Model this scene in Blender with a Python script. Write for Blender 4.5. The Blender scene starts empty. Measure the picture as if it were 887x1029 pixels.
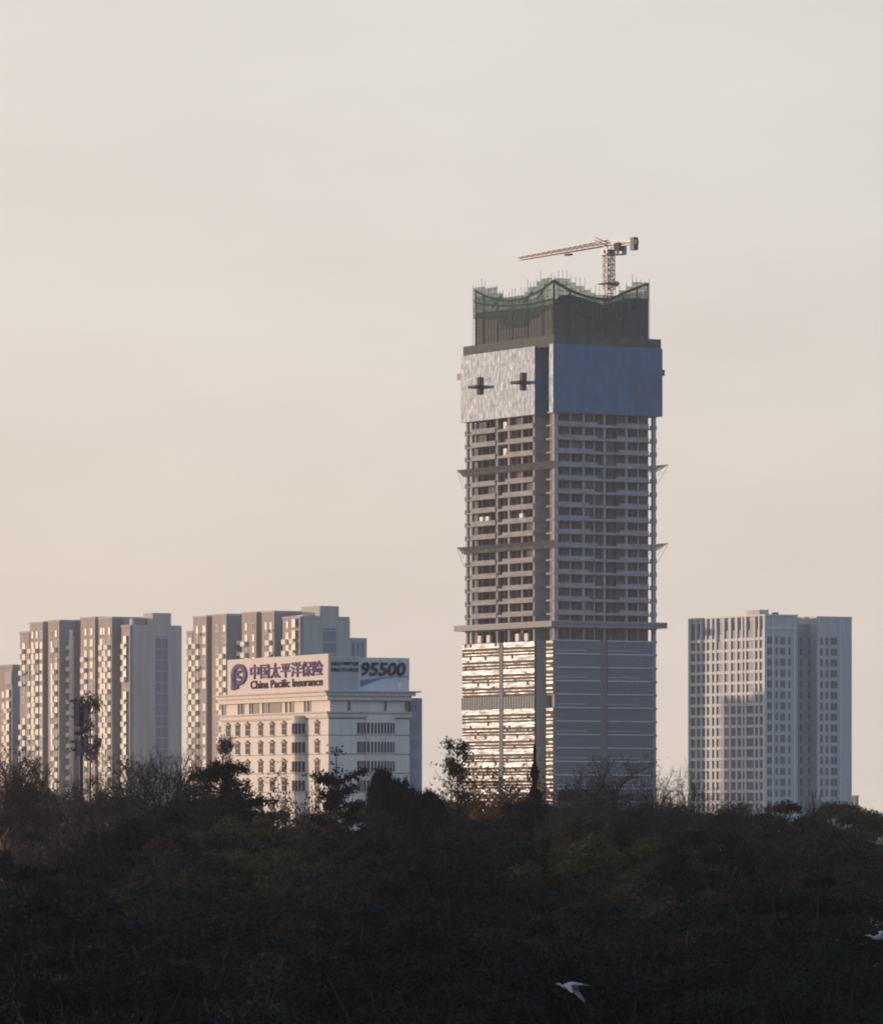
import bpy, math, random
import numpy as np
from mathutils import Matrix, Vector

R = math.radians
scene = bpy.context.scene
col = scene.collection

# ------------------------------------------------------------------ camera
F = 5750.0            # focal length in photo pixels
PW, PH = 887.0, 1029.0
CX, HY = 443.5, 810.0  # picture centre and horizon line
CAMZ = 16.0
cam = bpy.data.cameras.new('camera')
cam.sensor_fit = 'HORIZONTAL'
cam.sensor_width = 36.0
cam.lens = F / PW * 36.0
cam.shift_x = 0.0
cam.shift_y = (HY - PH / 2) / PW
cam.clip_start = 1.0
cam.clip_end = 30000.0
camo = bpy.data.objects.new('camera', cam)
col.objects.link(camo)
camo.location = (0, 0, CAMZ)
camo.rotation_euler = (R(90), 0, 0)
scene.camera = camo

# ------------------------------------------------------------------ light
SUN_AZ = 60.0     # degrees to the left of straight ahead, behind the buildings
SUN_EL = 3.6
sd = Vector((-math.sin(R(SUN_AZ)) * math.cos(R(SUN_EL)), math.cos(R(SUN_AZ)) * math.cos(R(SUN_EL)), math.sin(R(SUN_EL))))
sl = bpy.data.lights.new('sun', 'SUN')
sl.energy = 4.2
sl.angle = R(0.53)
sl.color = (1.0, 0.735, 0.545)
so = bpy.data.objects.new('sun', sl)
col.objects.link(so)
so.rotation_euler = sd.to_track_quat('Z', 'Y').to_euler()
so.location = (-400, 300, 300)

world = bpy.data.worlds.new('World')
scene.world = world
world.use_nodes = True
nt = world.node_tree
nt.nodes.clear()
def N(t, **k):
    n = nt.nodes.new(t)
    for a, b in k.items():
        setattr(n, a, b)
    return n
L = nt.links.new
out = N('ShaderNodeOutputWorld')
sky = N('ShaderNodeTexSky', sky_type='NISHITA', sun_disc=False)
sky.sun_elevation = R(SUN_EL)
sky.sun_rotation = R(-SUN_AZ)
sky.air_density = 1.3
sky.dust_density = 4.0
sky.ozone_density = 1.0
bg1 = N('ShaderNodeBackground'); bg1.inputs[1].default_value = 0.06
L(sky.outputs[0], bg1.inputs[0])
# thin high veil of cloud, warm towards the low sun and blue-grey away from it
tc = N('ShaderNodeTexCoord')
dot = N('ShaderNodeVectorMath', operation='DOT_PRODUCT')
L(tc.outputs['Generated'], dot.inputs[0]); dot.inputs[1].default_value = (sd.x, sd.y, sd.z)
mr = N('ShaderNodeMapRange'); mr.inputs[1].default_value = -1; mr.inputs[2].default_value = 1
L(dot.outputs['Value'], mr.inputs[0])
ramp = N('ShaderNodeValToRGB')
els = ramp.color_ramp.elements
els[0].position = 0.0; els[0].color = (0.40, 0.56, 0.80, 1)
els[1].position = 1.0; els[1].color = (1.7, 1.25, 0.82, 1)
for p, c in ((0.35, (0.45, 0.64, 0.85)), (0.6, (0.58, 0.60, 0.65)), (0.70, (0.675, 0.617, 0.56)), (0.80, (0.715, 0.634, 0.562)), (0.93, (1.0, 0.80, 0.60))):
    e = els.new(p); e.color = (*c, 1)
L(mr.outputs[0], ramp.inputs[0])
sep = N('ShaderNodeSeparateXYZ'); L(tc.outputs['Generated'], sep.inputs[0])
mz = N('ShaderNodeMapRange', interpolation_type='SMOOTHSTEP'); mz.inputs[1].default_value = 0.0; mz.inputs[2].default_value = 0.13
L(sep.outputs['Z'], mz.inputs[0])
low = N('ShaderNodeMix', data_type='RGBA', blend_type='MULTIPLY'); low.inputs[0].default_value = 1
L(ramp.outputs[0], low.inputs[6])
lowc = N('ShaderNodeMix', data_type='RGBA')
lowc.inputs[6].default_value = (1.01, 0.955, 0.915, 1); lowc.inputs[7].default_value = (0.97, 1.03, 1.07, 1)
L(mz.outputs[0], lowc.inputs[0]); L(lowc.outputs[2], low.inputs[7])
mz2 = N('ShaderNodeMapRange', interpolation_type='SMOOTHSTEP'); mz2.inputs[1].default_value = 0.15; mz2.inputs[2].default_value = 0.9
L(sep.outputs['Z'], mz2.inputs[0])
high = N('ShaderNodeMix', data_type='RGBA'); L(mz2.outputs[0], high.inputs[0])
L(low.outputs[2], high.inputs[6]); high.inputs[7].default_value = (0.33, 0.43, 0.60, 1)
mp = N('ShaderNodeMapping'); mp.inputs['Scale'].default_value = (9, 9, 26); L(tc.outputs['Generated'], mp.inputs[0])
ns = N('ShaderNodeTexNoise'); ns.inputs['Scale'].default_value = 1.6; ns.inputs['Detail'].default_value = 5; ns.inputs['Roughness'].default_value = .55
L(mp.outputs[0], ns.inputs[0])
mn = N('ShaderNodeMapRange'); mn.inputs[1].default_value = 0.3; mn.inputs[2].default_value = 0.7; mn.inputs[3].default_value = 0.955; mn.inputs[4].default_value = 1.045
L(ns.outputs[0], mn.inputs[0])
bg2 = N('ShaderNodeBackground'); bg2.inputs[1].default_value = 1.0
L(high.outputs[2], bg2.inputs[0]); L(mn.outputs[0], bg2.inputs[1])
mx = N('ShaderNodeMixShader'); mx.inputs[0].default_value = 0.85
L(bg1.outputs[0], mx.inputs[1]); L(bg2.outputs[0], mx.inputs[2]); L(mx.outputs[0], out.inputs[0])

scene.view_settings.view_transform = 'Standard'
scene.view_settings.look = 'None'
scene.view_settings.exposure = 0.35
scene.view_settings.gamma = 1.0
scene.view_settings.use_curve_mapping = False
scene.cycles.filter_width = 1.9
scene.cycles.max_bounces = 5
scene.cycles.diffuse_bounces = 2
scene.cycles.glossy_bounces = 2
scene.cycles.transparent_max_bounces = 12
scene.cycles.volume_bounces = 0
scene.cycles.sample_clamp_indirect = 3.0
scene.cycles.sample_clamp_direct = 12.0

# ------------------------------------------------------------------ materials
MATS = {}
def mat(name, color=(.5, .5, .5), rough=.8, metallic=0.0, spec=0.5, noise=0.0, nscale=1.0, stretch=(1, 1, 1), color2=None,
        bump=0.0, bscale=3.0, bdist=0.1, alpha=None, island=None, roughvar=None):
    m = bpy.data.materials.new(name); m.use_nodes = True
    t = m.node_tree; b = t.nodes['Principled BSDF']
    b.inputs['Base Color'].default_value = (*color, 1)
    b.inputs['Roughness'].default_value = rough
    b.inputs['Metallic'].default_value = metallic
    b.inputs['Specular IOR Level'].default_value = spec
    g = None
    def coords():
        nonlocal g
        if g is None:
            g = t.nodes.new('ShaderNodeTexCoord')
            mpn = t.nodes.new('ShaderNodeMapping'); mpn.inputs['Scale'].default_value = stretch
            t.links.new(g.outputs['Object'], mpn.inputs[0]); g = mpn
        return g.outputs[0]
    if noise > 0 or color2:
        n = t.nodes.new('ShaderNodeTexNoise'); n.inputs['Scale'].default_value = nscale; n.inputs['Detail'].default_value = 6
        n.inputs['Roughness'].default_value = .65
        t.links.new(coords(), n.inputs[0])
        mr = t.nodes.new('ShaderNodeMapRange'); mr.inputs[1].default_value = .32; mr.inputs[2].default_value = .68
        t.links.new(n.outputs[0], mr.inputs[0])
        mx = t.nodes.new('ShaderNodeMix'); mx.data_type = 'RGBA'
        c2 = color2 or tuple(min(1, c * (1 + noise)) for c in color)
        c1 = color if color2 else tuple(c * (1 - noise) for c in color)
        mx.inputs[6].default_value = (*c1, 1); mx.inputs[7].default_value = (*c2, 1)
        t.links.new(mr.outputs[0], mx.inputs[0])
        last = mx.outputs[2]
        t.links.new(last, b.inputs['Base Color'])
    if island:
        ge = t.nodes.new('ShaderNodeNewGeometry')
        rp = t.nodes.new('ShaderNodeValToRGB')
        e = rp.color_ramp.elements
        e[0].position = 0; e[0].color = (*island[0], 1); e[1].position = 1; e[1].color = (*island[-1], 1)
        for i, c in enumerate(island[1:-1]):
            q = e.new((i + 1) / (len(island) - 1)); q.color = (*c, 1)
        t.links.new(ge.outputs['Random Per Island'], rp.inputs[0])
        t.links.new(rp.outputs[0], b.inputs['Base Color'])
    if bump > 0:
        n = t.nodes.new('ShaderNodeTexNoise'); n.inputs['Scale'].default_value = bscale; n.inputs['Detail'].default_value = 3
        t.links.new(coords(), n.inputs[0])
        bp = t.nodes.new('ShaderNodeBump'); bp.inputs['Strength'].default_value = bump; bp.inputs['Distance'].default_value = bdist
        t.links.new(n.outputs[0], bp.inputs['Height']); t.links.new(bp.outputs[0], b.inputs['Normal'])
    if roughvar:
        n = t.nodes.new('ShaderNodeTexNoise'); n.inputs['Scale'].default_value = roughvar[2]; n.inputs['Detail'].default_value = 7; n.inputs['Roughness'].default_value = .75
        mp2 = t.nodes.new('ShaderNodeMapping'); mp2.inputs['Scale'].default_value = roughvar[3] if len(roughvar) > 3 else (1, 1, .35); g2 = t.nodes.new('ShaderNodeTexCoord')
        t.links.new(g2.outputs['Object'], mp2.inputs[0]); t.links.new(mp2.outputs[0], n.inputs[0])
        mr = t.nodes.new('ShaderNodeMapRange'); mr.inputs[1].default_value = .35; mr.inputs[2].default_value = .65
        mr.inputs[3].default_value = roughvar[0]; mr.inputs[4].default_value = roughvar[1]
        t.links.new(n.outputs[0], mr.inputs[0]); t.links.new(mr.outputs[0], b.inputs['Roughness'])
    if alpha is not None:
        b.inputs['Alpha'].default_value = alpha
    MATS[name] = m
    return m

mat('concrete', (.29, .27, .265), .9, noise=.18, nscale=.35)
mat('concrete_band', (.245, .225, .225), .9, noise=.28, nscale=.25, stretch=(1, 1, 3))
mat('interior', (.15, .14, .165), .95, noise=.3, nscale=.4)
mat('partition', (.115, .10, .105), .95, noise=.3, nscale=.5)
mat('dark_net', (.052, .060, .058), .95, noise=.3, nscale=.35, stretch=(1, 1, 2))
mat('screen_blue', (.031, .092, .175), .5, metallic=.05, spec=.6, noise=.2, nscale=.22, stretch=(1.6, 1.6, .6), bump=.4, bscale=2.2, bdist=.2, roughvar=(.49, .69, 1.0))
mat('steel_dark', (.05, .05, .055), .9, spec=.1, noise=.2)
mat('steel_pale', (.34, .27, .24), .6, noise=.2)
mat('crane_paint', (.36, .29, .26), .55, noise=.2, nscale=2)
mat('glass_tower', (.105, .13, .165), .27, metallic=.06, spec=.42, bump=.45, bscale=.6, bdist=.5, stretch=(.35, .35, 2.4), roughvar=(.285, .57, .5, (.22, .22, 1.3)))
mat('spandrel_glass', (.11, .080, .048), .85, noise=.3, spec=.12, nscale=.3)
mat('louvre', (.12, .12, .13), .7, noise=.2, nscale=.8, stretch=(1, 1, .1))
mat('mullion', (.50, .49, .49), .6)
mat('apt_pink', (.33, .265, .235), .9, noise=.17, nscale=.5, stretch=(1, 1, .12))
mat('apt_grey', (.385, .355, .325), .9, noise=.13, nscale=.5, stretch=(1, 1, .07))
mat('apt_grey_dark', (.24, .235, .235), .9, noise=.12, nscale=.2)  # darker grey; on the flanks it puts their shade into the colour
mat('apt_white', (.70, .64, .57), .8, noise=.05)
mat('apt_glass', (.22, .19, .15), .55, metallic=.25, spec=.6, noise=.3, nscale=.4)
mat('stair_glass', (.20, .205, .235), .65, spec=.3)
mat('cream_stone', (.57, .50, .46), .85, noise=.11, nscale=.7, stretch=(1, 1, .15))
mat('cream_trim', (.44, .37, .33), .85, noise=.1, nscale=.4)
mat('dark_window', (.035, .042, .05), .8, spec=.06)
mat('window_recess', (.10, .078, .055), .7, noise=.2)
mat('board_cream', (.54, .46, .42), .9, noise=.05, nscale=.6)
mat('board_grey', (.50, .50, .52), .6, noise=.08, nscale=.5, stretch=(2, 2, .05))
mat('letter_purple', (.12, .085, .17), .9, spec=.05)
mat('letter_dark', (.05, .033, .035), .9, spec=.05)
mat('letter_navy', (.02, .027, .045), .8, spec=.1)
mat('swoosh_blue', (.06, .15, .26), .5)
mat('tile_grey', (.385, .365, .38), .8, noise=.12, nscale=.5, stretch=(1, 1, .1))
mat('tile_white', (.48, .47, .47), .8, noise=.06, nscale=.3)
mat('shade_violet', (.26, .235, .27), .85, noise=.08, nscale=.2)  # recess and rear wing: violet tone carries their shade in the colour
mat('hotel_glass', (.10, .11, .14), .6, spec=.3, metallic=.0)
mat('roof_dark', (.10, .095, .10), .9, noise=.2)
mat('grass_ground', (.035, .045, .02), .95, color2=(.05, .045, .025), nscale=.05)
mat('bark', (.011, .010, .010), .95, noise=.3, nscale=3)
mat('bark_pale', (.075, .062, .05), .95, noise=.3, nscale=3)
mat('twig_red', (.045, .028, .024), .95, noise=.3, nscale=1)
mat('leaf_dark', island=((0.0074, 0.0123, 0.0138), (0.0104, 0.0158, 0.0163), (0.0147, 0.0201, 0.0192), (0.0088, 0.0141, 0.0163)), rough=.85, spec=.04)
mat('leaf_olive', island=((0.0363, 0.0384, 0.0221), (0.0564, 0.0521, 0.0266), (0.0804, 0.0674, 0.0331), (0.032, 0.0384, 0.0221)), rough=.85, spec=.04)
mat('leaf_brown', island=((0.0249, 0.02, 0.0188), (0.0364, 0.0271, 0.0219), (0.0478, 0.0354, 0.0249), (0.0181, 0.0177, 0.0161)), rough=.85, spec=.04)
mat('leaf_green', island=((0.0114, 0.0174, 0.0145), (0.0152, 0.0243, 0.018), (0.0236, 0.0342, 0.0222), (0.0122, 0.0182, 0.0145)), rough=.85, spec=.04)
mat('leaf_red', island=((0.104, 0.0364, 0.0199), (0.156, 0.0572, 0.0243), (0.0832, 0.0312, 0.0199), (0.052, 0.026, 0.0165)), rough=.85, spec=.04)
mat('leaf_pink', island=((0.1183, 0.0637, 0.0537), (0.0819, 0.0501, 0.0439), (0.1547, 0.1001, 0.0829), (0.0546, 0.0364, 0.0292)), rough=.85, spec=.04)
mat('needle', island=((0.0059, 0.01, 0.0086), (0.0094, 0.014, 0.0114), (0.014, 0.0187, 0.0143)), rough=.85, spec=.04)
mat('mast_panel', (.12, .12, .13), .5, noise=.1)
mat('feather_white', (.24, .24, .255), .8, noise=.12, nscale=9)
mat('bill_dark', (.12, .10, .04), .5)

def net_mat(name, colr, opacity, sx=1.2, sz=1.2):
    m = bpy.data.materials.new(name); m.use_nodes = True
    t = m.node_tree; t.nodes.clear()
    o = t.nodes.new('ShaderNodeOutputMaterial'); mx = t.nodes.new('ShaderNodeMixShader')
    tr = t.nodes.new('ShaderNodeBsdfTransparent'); df = t.nodes.new('ShaderNodeBsdfDiffuse'); df.inputs[0].default_value = (*colr, 1)
    tl = t.nodes.new('ShaderNodeBsdfTranslucent'); tl.inputs[0].default_value = (*colr, 1)
    m2 = t.nodes.new('ShaderNodeMixShader'); m2.inputs[0].default_value = .4
    n = t.nodes.new('ShaderNodeTexNoise'); n.inputs['Scale'].default_value = .35; n.inputs['Detail'].default_value = 5
    tcn = t.nodes.new('ShaderNodeTexCoord'); mp = t.nodes.new('ShaderNodeMapping'); mp.inputs['Scale'].default_value = (sx, sx, sz)
    t.links.new(tcn.outputs['Object'], mp.inputs[0]); t.links.new(mp.outputs[0], n.inputs[0])
    mr = t.nodes.new('ShaderNodeMapRange'); mr.inputs[1].default_value = .3; mr.inputs[2].default_value = .7
    mr.inputs[3].default_value = max(0, opacity - .18); mr.inputs[4].default_value = min(1, opacity + .18)
    t.links.new(n.outputs[0], mr.inputs[0]); t.links.new(mr.outputs[0], mx.inputs[0])
    t.links.new(df.outputs[0], m2.inputs[1]); t.links.new(tl.outputs[0], m2.inputs[2])
    t.links.new(tr.outputs[0], mx.inputs[1]); t.links.new(m2.outputs[0], mx.inputs[2]); t.links.new(mx.outputs[0], o.inputs[0])
    MATS[name] = m
net_mat('green_net', (.075, .14, .11), .70, 1.4, 2.5)
net_mat('ring_net', (.13, .135, .13), .66, 1, 1)

# ------------------------------------------------------------------ mesh helper
class MB:
    def __init__(s):
        s.v = []; s.f = []; s.mi = []; s.mats = []
    def m(s, name):
        if name not in s.mats: s.mats.append(name)
        return s.mats.index(name)
    def quad(s, a, b, c, d, m):
        n = len(s.v); s.v += [a, b, c, d]; s.f.append((n, n + 1, n + 2, n + 3)); s.mi.append(s.m(m))
    def poly(s, pts, m):
        n = len(s.v); s.v += list(pts); s.f.append(tuple(range(n, n + len(pts)))); s.mi.append(s.m(m))
    def box(s, x0, x1, y0, y1, z0, z1, m):
        n = len(s.v); k = s.m(m)
        s.v += [(x0, y0, z0), (x1, y0, z0), (x1, y1, z0), (x0, y1, z0), (x0, y0, z1), (x1, y0, z1), (x1, y1, z1), (x0, y1, z1)]
        for q in ((0, 3, 2, 1), (4, 5, 6, 7), (0, 1, 5, 4), (1, 2, 6, 5), (2, 3, 7, 6), (3, 0, 4, 7)):
            s.f.append(tuple(n + i for i in q)); s.mi.append(k)
    def prism(s, pts, z0, z1, m):
        n = len(s.v); k = s.m(m); c = len(pts)
        s.v += [(p[0], p[1], z0) for p in pts] + [(p[0], p[1], z1) for p in pts]
        s.f.append(tuple(n + i for i in reversed(range(c)))); s.mi.append(k)
        s.f.append(tuple(n + c + i for i in range(c))); s.mi.append(k)
        for i in range(c):
            j = (i + 1) % c
            s.f.append((n + i, n + j, n + c + j, n + c + i)); s.mi.append(k)
    def tube(s, a, b, r0, r1, m, sides=4, cap=True):
        a = Vector(a); b = Vector(b); d = b - a
        if d.length < 1e-6: return
        d.normalize(); up = Vector((0, 0, 1)) if abs(d.z) < .9 else Vector((1, 0, 0))
        x = d.cross(up).normalized(); y = d.cross(x)
        n = len(s.v); k = s.m(m)
        for p, r in ((a, r0), (b, r1)):
            for i in range(sides):
                t = 2 * math.pi * (i + .5) / sides
                s.v.append(tuple(p + x * (math.cos(t) * r) + y * (math.sin(t) * r)))
        for i in range(sides):
            j = (i + 1) % sides
            s.f.append((n + i, n + j, n + sides + j, n + sides + i)); s.mi.append(k)
        if cap:
            s.f.append(tuple(n + i for i in reversed(range(sides)))); s.mi.append(k)
            s.f.append(tuple(n + sides + i for i in range(sides))); s.mi.append(k)
    def add(s, o, M):
        n = len(s.v); mm = [s.m(x) for x in o.mats]
        s.v += [tuple(M @ Vector(p)) for p in o.v]
        s.f += [tuple(n + i for i in f) for f in o.f]; s.mi += [mm[i] for i in o.mi]
    def mesh(s, name):
        me = bpy.data.meshes.new(name); me.from_pydata(s.v, [], s.f)
        for x in s.mats: me.materials.append(MATS[x])
        me.polygons.foreach_set('material_index', s.mi); me.update()
        return me
    def build(s, name, parent=None, smooth=False):
        me = s.mesh(name)
        if smooth: me.polygons.foreach_set('use_smooth', [True] * len(me.polygons))
        o = bpy.data.objects.new(name, me); col.objects.link(o)
        if parent: o.parent = parent
        return o

def tag(o, label=None, cat=None, group=None, kind=None):
    if label: o['label'] = label
    if cat: o['category'] = cat
    if group: o['group'] = group
    if kind: o['kind'] = kind
    return o
def empty(name, loc, rz, label, cat, group=None):
    o = bpy.data.objects.new(name, None); col.objects.link(o)
    o.location = loc; o.rotation_euler = (0, 0, rz); o.empty_display_size = 1
    return tag(o, label, cat, group)

# A frame has its origin at the near corner of a building. Local x runs along the right-hand
# face (away to the right), local y along the left-hand face (away to the left).
class Frame:
    def __init__(s, px, D, a):
        s.a = R(a); s.O = ((px - CX) / F * D, D)
        s.U = (-math.cos(s.a), math.sin(s.a)); s.V = (math.sin(s.a), math.cos(s.a))
        s.rz = R(90 - a)
    def w(s, v, u):
        return (s.O[0] + u * s.U[0] + v * s.V[0], s.O[1] + u * s.U[1] + v * s.V[1])
    def u(s, px, v=0):
        k = (px - CX) / F; x, y = s.w(v, 0)
        return (k * y - x) / (s.U[0] - k * s.U[1])
    def v(s, px, u=0):
        k = (px - CX) / F; x, y = s.w(0, u)
        return (k * y - x) / (s.V[0] - k * s.V[1])
    def z(s, py, v=0, u=0):
        return CAMZ + (HY - py) / F * s.w(v, u)[1]
    def px(s, v, u):
        x, y = s.w(v, u); return CX + F * x / y

# repeated facade elements: the first hundred are parts, the rest one merged part
class Repeats:
    def __init__(s): s.items = {}
    def put(s, name, proto, face, pos):
        s.items.setdefault(name, []).append((proto, face, pos))
    def flush(s, parent, limit=100):
        for name, lst in s.items.items():
            meshes = {}
            for i, (proto, face, pos) in enumerate(lst[:limit]):
                if id(proto) not in meshes: meshes[id(proto)] = proto.mesh(name)
                o = bpy.data.objects.new(name, meshes[id(proto)]); col.objects.link(o); o.parent = parent
                o.location = pos; o.rotation_euler = (0, 0, R(-90) if face == 'L' else 0)
            if len(lst) > limit:
                mb = MB()
                for proto, face, pos in lst[limit:]:
                    M = Matrix.Translation(pos) @ Matrix.Rotation(R(-90) if face == 'L' else 0, 4, 'Z')
                    mb.add(proto, M)
                o = mb.build(name, parent); o['kind'] = 'stuff'

# ------------------------------------------------------------------ ground
g = MB(); S = 6000
n_ = 24
for i in range(n_):
    for j in range(n_):
        x0 = -S + 2 * S * i / n_; x1 = -S + 2 * S * (i + 1) / n_; y0 = -S + 2 * S * j / n_; y1 = -S + 2 * S * (j + 1) / n_
        g.quad((x0, y0, 0), (x1, y0, 0), (x1, y1, 0), (x0, y1, 0), 'grass_ground')
tag(g.build('ground'), kind='structure')

# ------------------------------------------------------------------ tower under construction
T = Frame(557, 1725, 60)
FH = 4.065
ZS = [131.0 - FH * k for k in range(32)]
tw = empty('tower', (*T.O, 0), T.rz, 'tall concrete tower under construction with blue screens and mirrored lower floors', 'skyscraper')
VB = 0.0
U0 = T.u(537, 0)                # right-hand end of the main left-hand face
US = T.u(550, 0)                # width of the corner strip; a recess lies between the two
RD = 5.0                        # depth of the recess
UL = T.u(467.5, VB); VR = T.v(658.5, 0)
DEP_U = UL; DEP_V = VR
def plan(off=0.0, vb=VB):
    return [(-off, U0 - off), (-off, UL + off), (VR + off, UL + off), (VR + off, -off), (-off, -off), (-off, US + off), (RD - off, US + off), (RD - off, U0 - off)]
# core walls, set back from the edges
core = MB()
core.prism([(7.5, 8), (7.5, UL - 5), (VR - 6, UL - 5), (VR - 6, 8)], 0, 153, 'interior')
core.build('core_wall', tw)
rnd = random.Random(5)
for k, z in enumerate(ZS):
    s = MB(); s.prism(plan(0.0), z - .32, z, 'concrete'); s.build('floor_slab', tw)
s = MB(); s.prism(plan(0.0), 134.9 - .3, 135.1, 'concrete'); s.build('floor_slab', tw)
# columns on the faces
cols = []
def colbox(v0, v1, u0, u1, z0=0, z1=134.6, m='concrete'):
    c = MB(); c.box(v0, v1, u0, u1, z0, z1, m); c.build('column', tw)
for px in (468.6, 473.2, 499.0, 510.8, 536.0):
    u = T.u(px, VB); colbox(VB + .06, VB + 1.0, u - .45, u + .45)
for px in (523.0,):
    u = T.u(px, VB); colbox(VB + .5, VB + .9, u - .25, u + .25)
colbox(-.15, 1.0, -.15, 1.0)                       # near corner column
colbox(RD - .6, RD - .1, US - .1, US + .5)
for px in (587.0, 608.0, 630.0):
    v = T.v(px); colbox(v - .38, v + .38, .3, 1.0)
for px in (598, 642, 574):
    v = T.v(px); colbox(v - .2, v + .2, .5, .9)
colbox(VR - 1.0, VR + .12, -.13, 1.0)
colbox(VR - 1.0, VR + .12, UL - 1.0, UL + .12)
colbox(VR - 1.0, VR + .12, UL * .5, UL * .5 + 1)
# wall filling the notch side, dim concrete
w = MB()
w.box(1.0, RD + 1.5, U0 + .25, U0 + .6, 0, 134.5, 'concrete')
w.box(RD + .3, RD + .6, US - .6, U0 + .24, 0, 134.5, 'concrete')
w.build('corner_wall', tw)
# partition walls behind both faces' openings; left ones added to block the low sun
NOPEN = 16
for i, px in enumerate((477, 481, 489, 494, 503.5, 516, 520, 527.5, 532)):
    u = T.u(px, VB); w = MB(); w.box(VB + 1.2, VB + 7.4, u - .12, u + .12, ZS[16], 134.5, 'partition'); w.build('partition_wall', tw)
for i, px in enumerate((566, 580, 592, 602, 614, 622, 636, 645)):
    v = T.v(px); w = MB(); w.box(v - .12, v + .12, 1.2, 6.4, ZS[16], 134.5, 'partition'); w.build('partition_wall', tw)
w = MB(); w.box(1.7, 1.9, .7, US + 1.5, ZS[16], 134.5, 'interior'); w.build('inner_wall', tw)  # added wall that stops sun coming through the corner strip openings
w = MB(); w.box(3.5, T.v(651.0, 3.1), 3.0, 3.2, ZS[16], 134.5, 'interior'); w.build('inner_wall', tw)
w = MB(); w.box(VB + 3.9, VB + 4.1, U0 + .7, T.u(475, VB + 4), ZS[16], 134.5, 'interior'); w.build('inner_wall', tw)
# spandrels
def yq(px): return T.u(px, VB)
for k in range(-1, 16):
    z = ZS[0] + FH if k < 0 else ZS[k]
    if k < 0: continue
    j = 498.0 + rnd.uniform(-.4, .4); shift = 1 if 5 < k < 15 else 0
    a = MB(); zt = z + 1.2
    a.box(VB - .3, VB, yq(498.2 + shift * rnd.choice((0, 1.0))), yq(473.5), z - .36, zt, 'concrete_band')
    a.build('spandrel', tw)
    a = MB(); st = 508.6 if (k < 5) else 505.2
    a.box(VB - .3, VB, yq(536.2), yq(st), z - .36, zt, 'concrete_band')
    a.box(VB - .28, VB - .02, yq(st) - .2, yq(500.5), z - .36, z + .42, 'concrete_band')
    a.build('spandrel', tw)
    a = MB(); a.box(VB - .1, VB + 2, UL - .35, UL + .28, z - .5, z + .95, 'concrete_band'); a.build('spandrel', tw)
    # right-hand face
    e1 = 592 + rnd.choice((0, 5, 8)); e2 = 619 + rnd.choice((0, 3))
    a = MB(); a.box(T.v(559.6), T.v(e1), -.3, 0, z - .36, zt, 'concrete_band')
    a.box(T.v(e1), T.v(e2), -.28, -.02, z - .36, z + .45, 'concrete_band')
    a.box(T.v(e2), T.v(651.2), -.3, 0, z - .36, zt, 'concrete_band')
    a.build('spandrel', tw)
    a = MB(); a.box(VR - 1.3, VR + .3, -.3, 1.3, z - .5, z + .85, 'concrete_band'); a.build('spandrel', tw)
    # corner strip
    a = MB(); a.box(-.25, .0, .2, US + .5, z - .36, z + .15, 'concrete_band')
    a.box(.4, RD, U0 - .2, U0, z - .36, z + .5, 'concrete_band'); a.build('spandrel', tw)
# balcony doorway panels, dim infill on some bays
for k in range(0, 16):
    z = ZS[k]
    for lo, hi in ((475, 485), (487, 497), (512, 522), (525, 535)):
        if rnd.random() < .1:
            a = MB(); a.box(VB + 1.3, VB + 1.5, yq(hi), yq(lo), z, z + FH - .4, 'partition'); a.build('infill_wall', tw)
    for lo, hi in ((563, 573), (576, 586), (589, 597), (610, 619), (632, 640), (643, 650)):
        if rnd.random() < .15:
            a = MB(); a.box(T.v(lo), T.v(hi), 1.3, 1.5, z, z + FH - .4, 'partition'); a.build('infill_wall', tw)
# pale bundles and boards stored on the floors
for k, px in ((7, 484), (7, 490), (0, 508), (2, 508), (7, 524), (16, 482), (16, 491), (16, 520), (16, 529)):
    z = ZS[k]; u = yq(px); a = MB(); a.box(VB - .25, VB + .6, u - 1.0, u + 1.0, z + .2, z + 2.5, 'apt_white')
    a.build('stored_board', tw)
# safety platforms
def ring(zc, reach, rise, thick, m, name='safety_net', stays=True):
    a = MB()
    pin = plan(.4)[:5]; c = len(pin)
    pin[0] = (-.4, US - 6); pin[4] = (-.4, -.4)
    pin = [(-.4, -.4), (-.4, UL + .4), (VR + .4, UL + .4), (VR + .4, -.4)]; c = 4
    f_ = .5
    pout = [(-f_, -f_), (-f_, UL + reach), (VR + reach, UL + reach), (VR + reach, -f_)]
    for i in range(c):
        j = (i + 1) % c
        if i == 3: continue      # the shaded right-hand side carries no net
        A, B = pin[i], pin[j]; P, Q = pout[i], pout[j]
        a.quad((*A, zc), (*B, zc), (*Q, zc + rise), (*P, zc + rise), m)
        a.quad((*A, zc - thick), (*B, zc - thick), (*Q, zc + rise - .12), (*P, zc + rise - .12), m)
        a.quad((*P, zc + rise), (*Q, zc + rise), (*Q, zc + rise - .12), (*P, zc + rise - .12), m)
    o = a.build(name, tw)
    if stays:
        for i in range(c):
            if i in (0, 3): continue
            j = (i + 1) % c; L_ = math.dist(pin[i], pin[j]); nn = max(1, int(L_ // 7))
            t = MB()
            for q in range(nn + 1):
                f = q / nn
                A = (pin[i][0] * (1 - f) + pin[j][0] * f, pin[i][1] * (1 - f) + pin[j][1] * f)
                P = (pout[i][0] * (1 - f) + pout[j][0] * f, pout[i][1] * (1 - f) + pout[j][1] * f)
                t.tube((*A, zc - 4.8), (P[0], P[1], zc + rise - .1), .06, .06, 'steel_dark')
                t.tube((*A, zc - 2.6), ((A[0] + P[0]) / 2, (A[1] + P[1]) / 2, zc + rise * .5), .05, .05, 'steel_dark')
            t.build('stay', tw)
ring(T.z(467), 4.3, 1.3, 1.1, 'ring_net')
ring(T.z(547), 4.3, 1.3, 1.1, 'ring_net')
a = MB()
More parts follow.
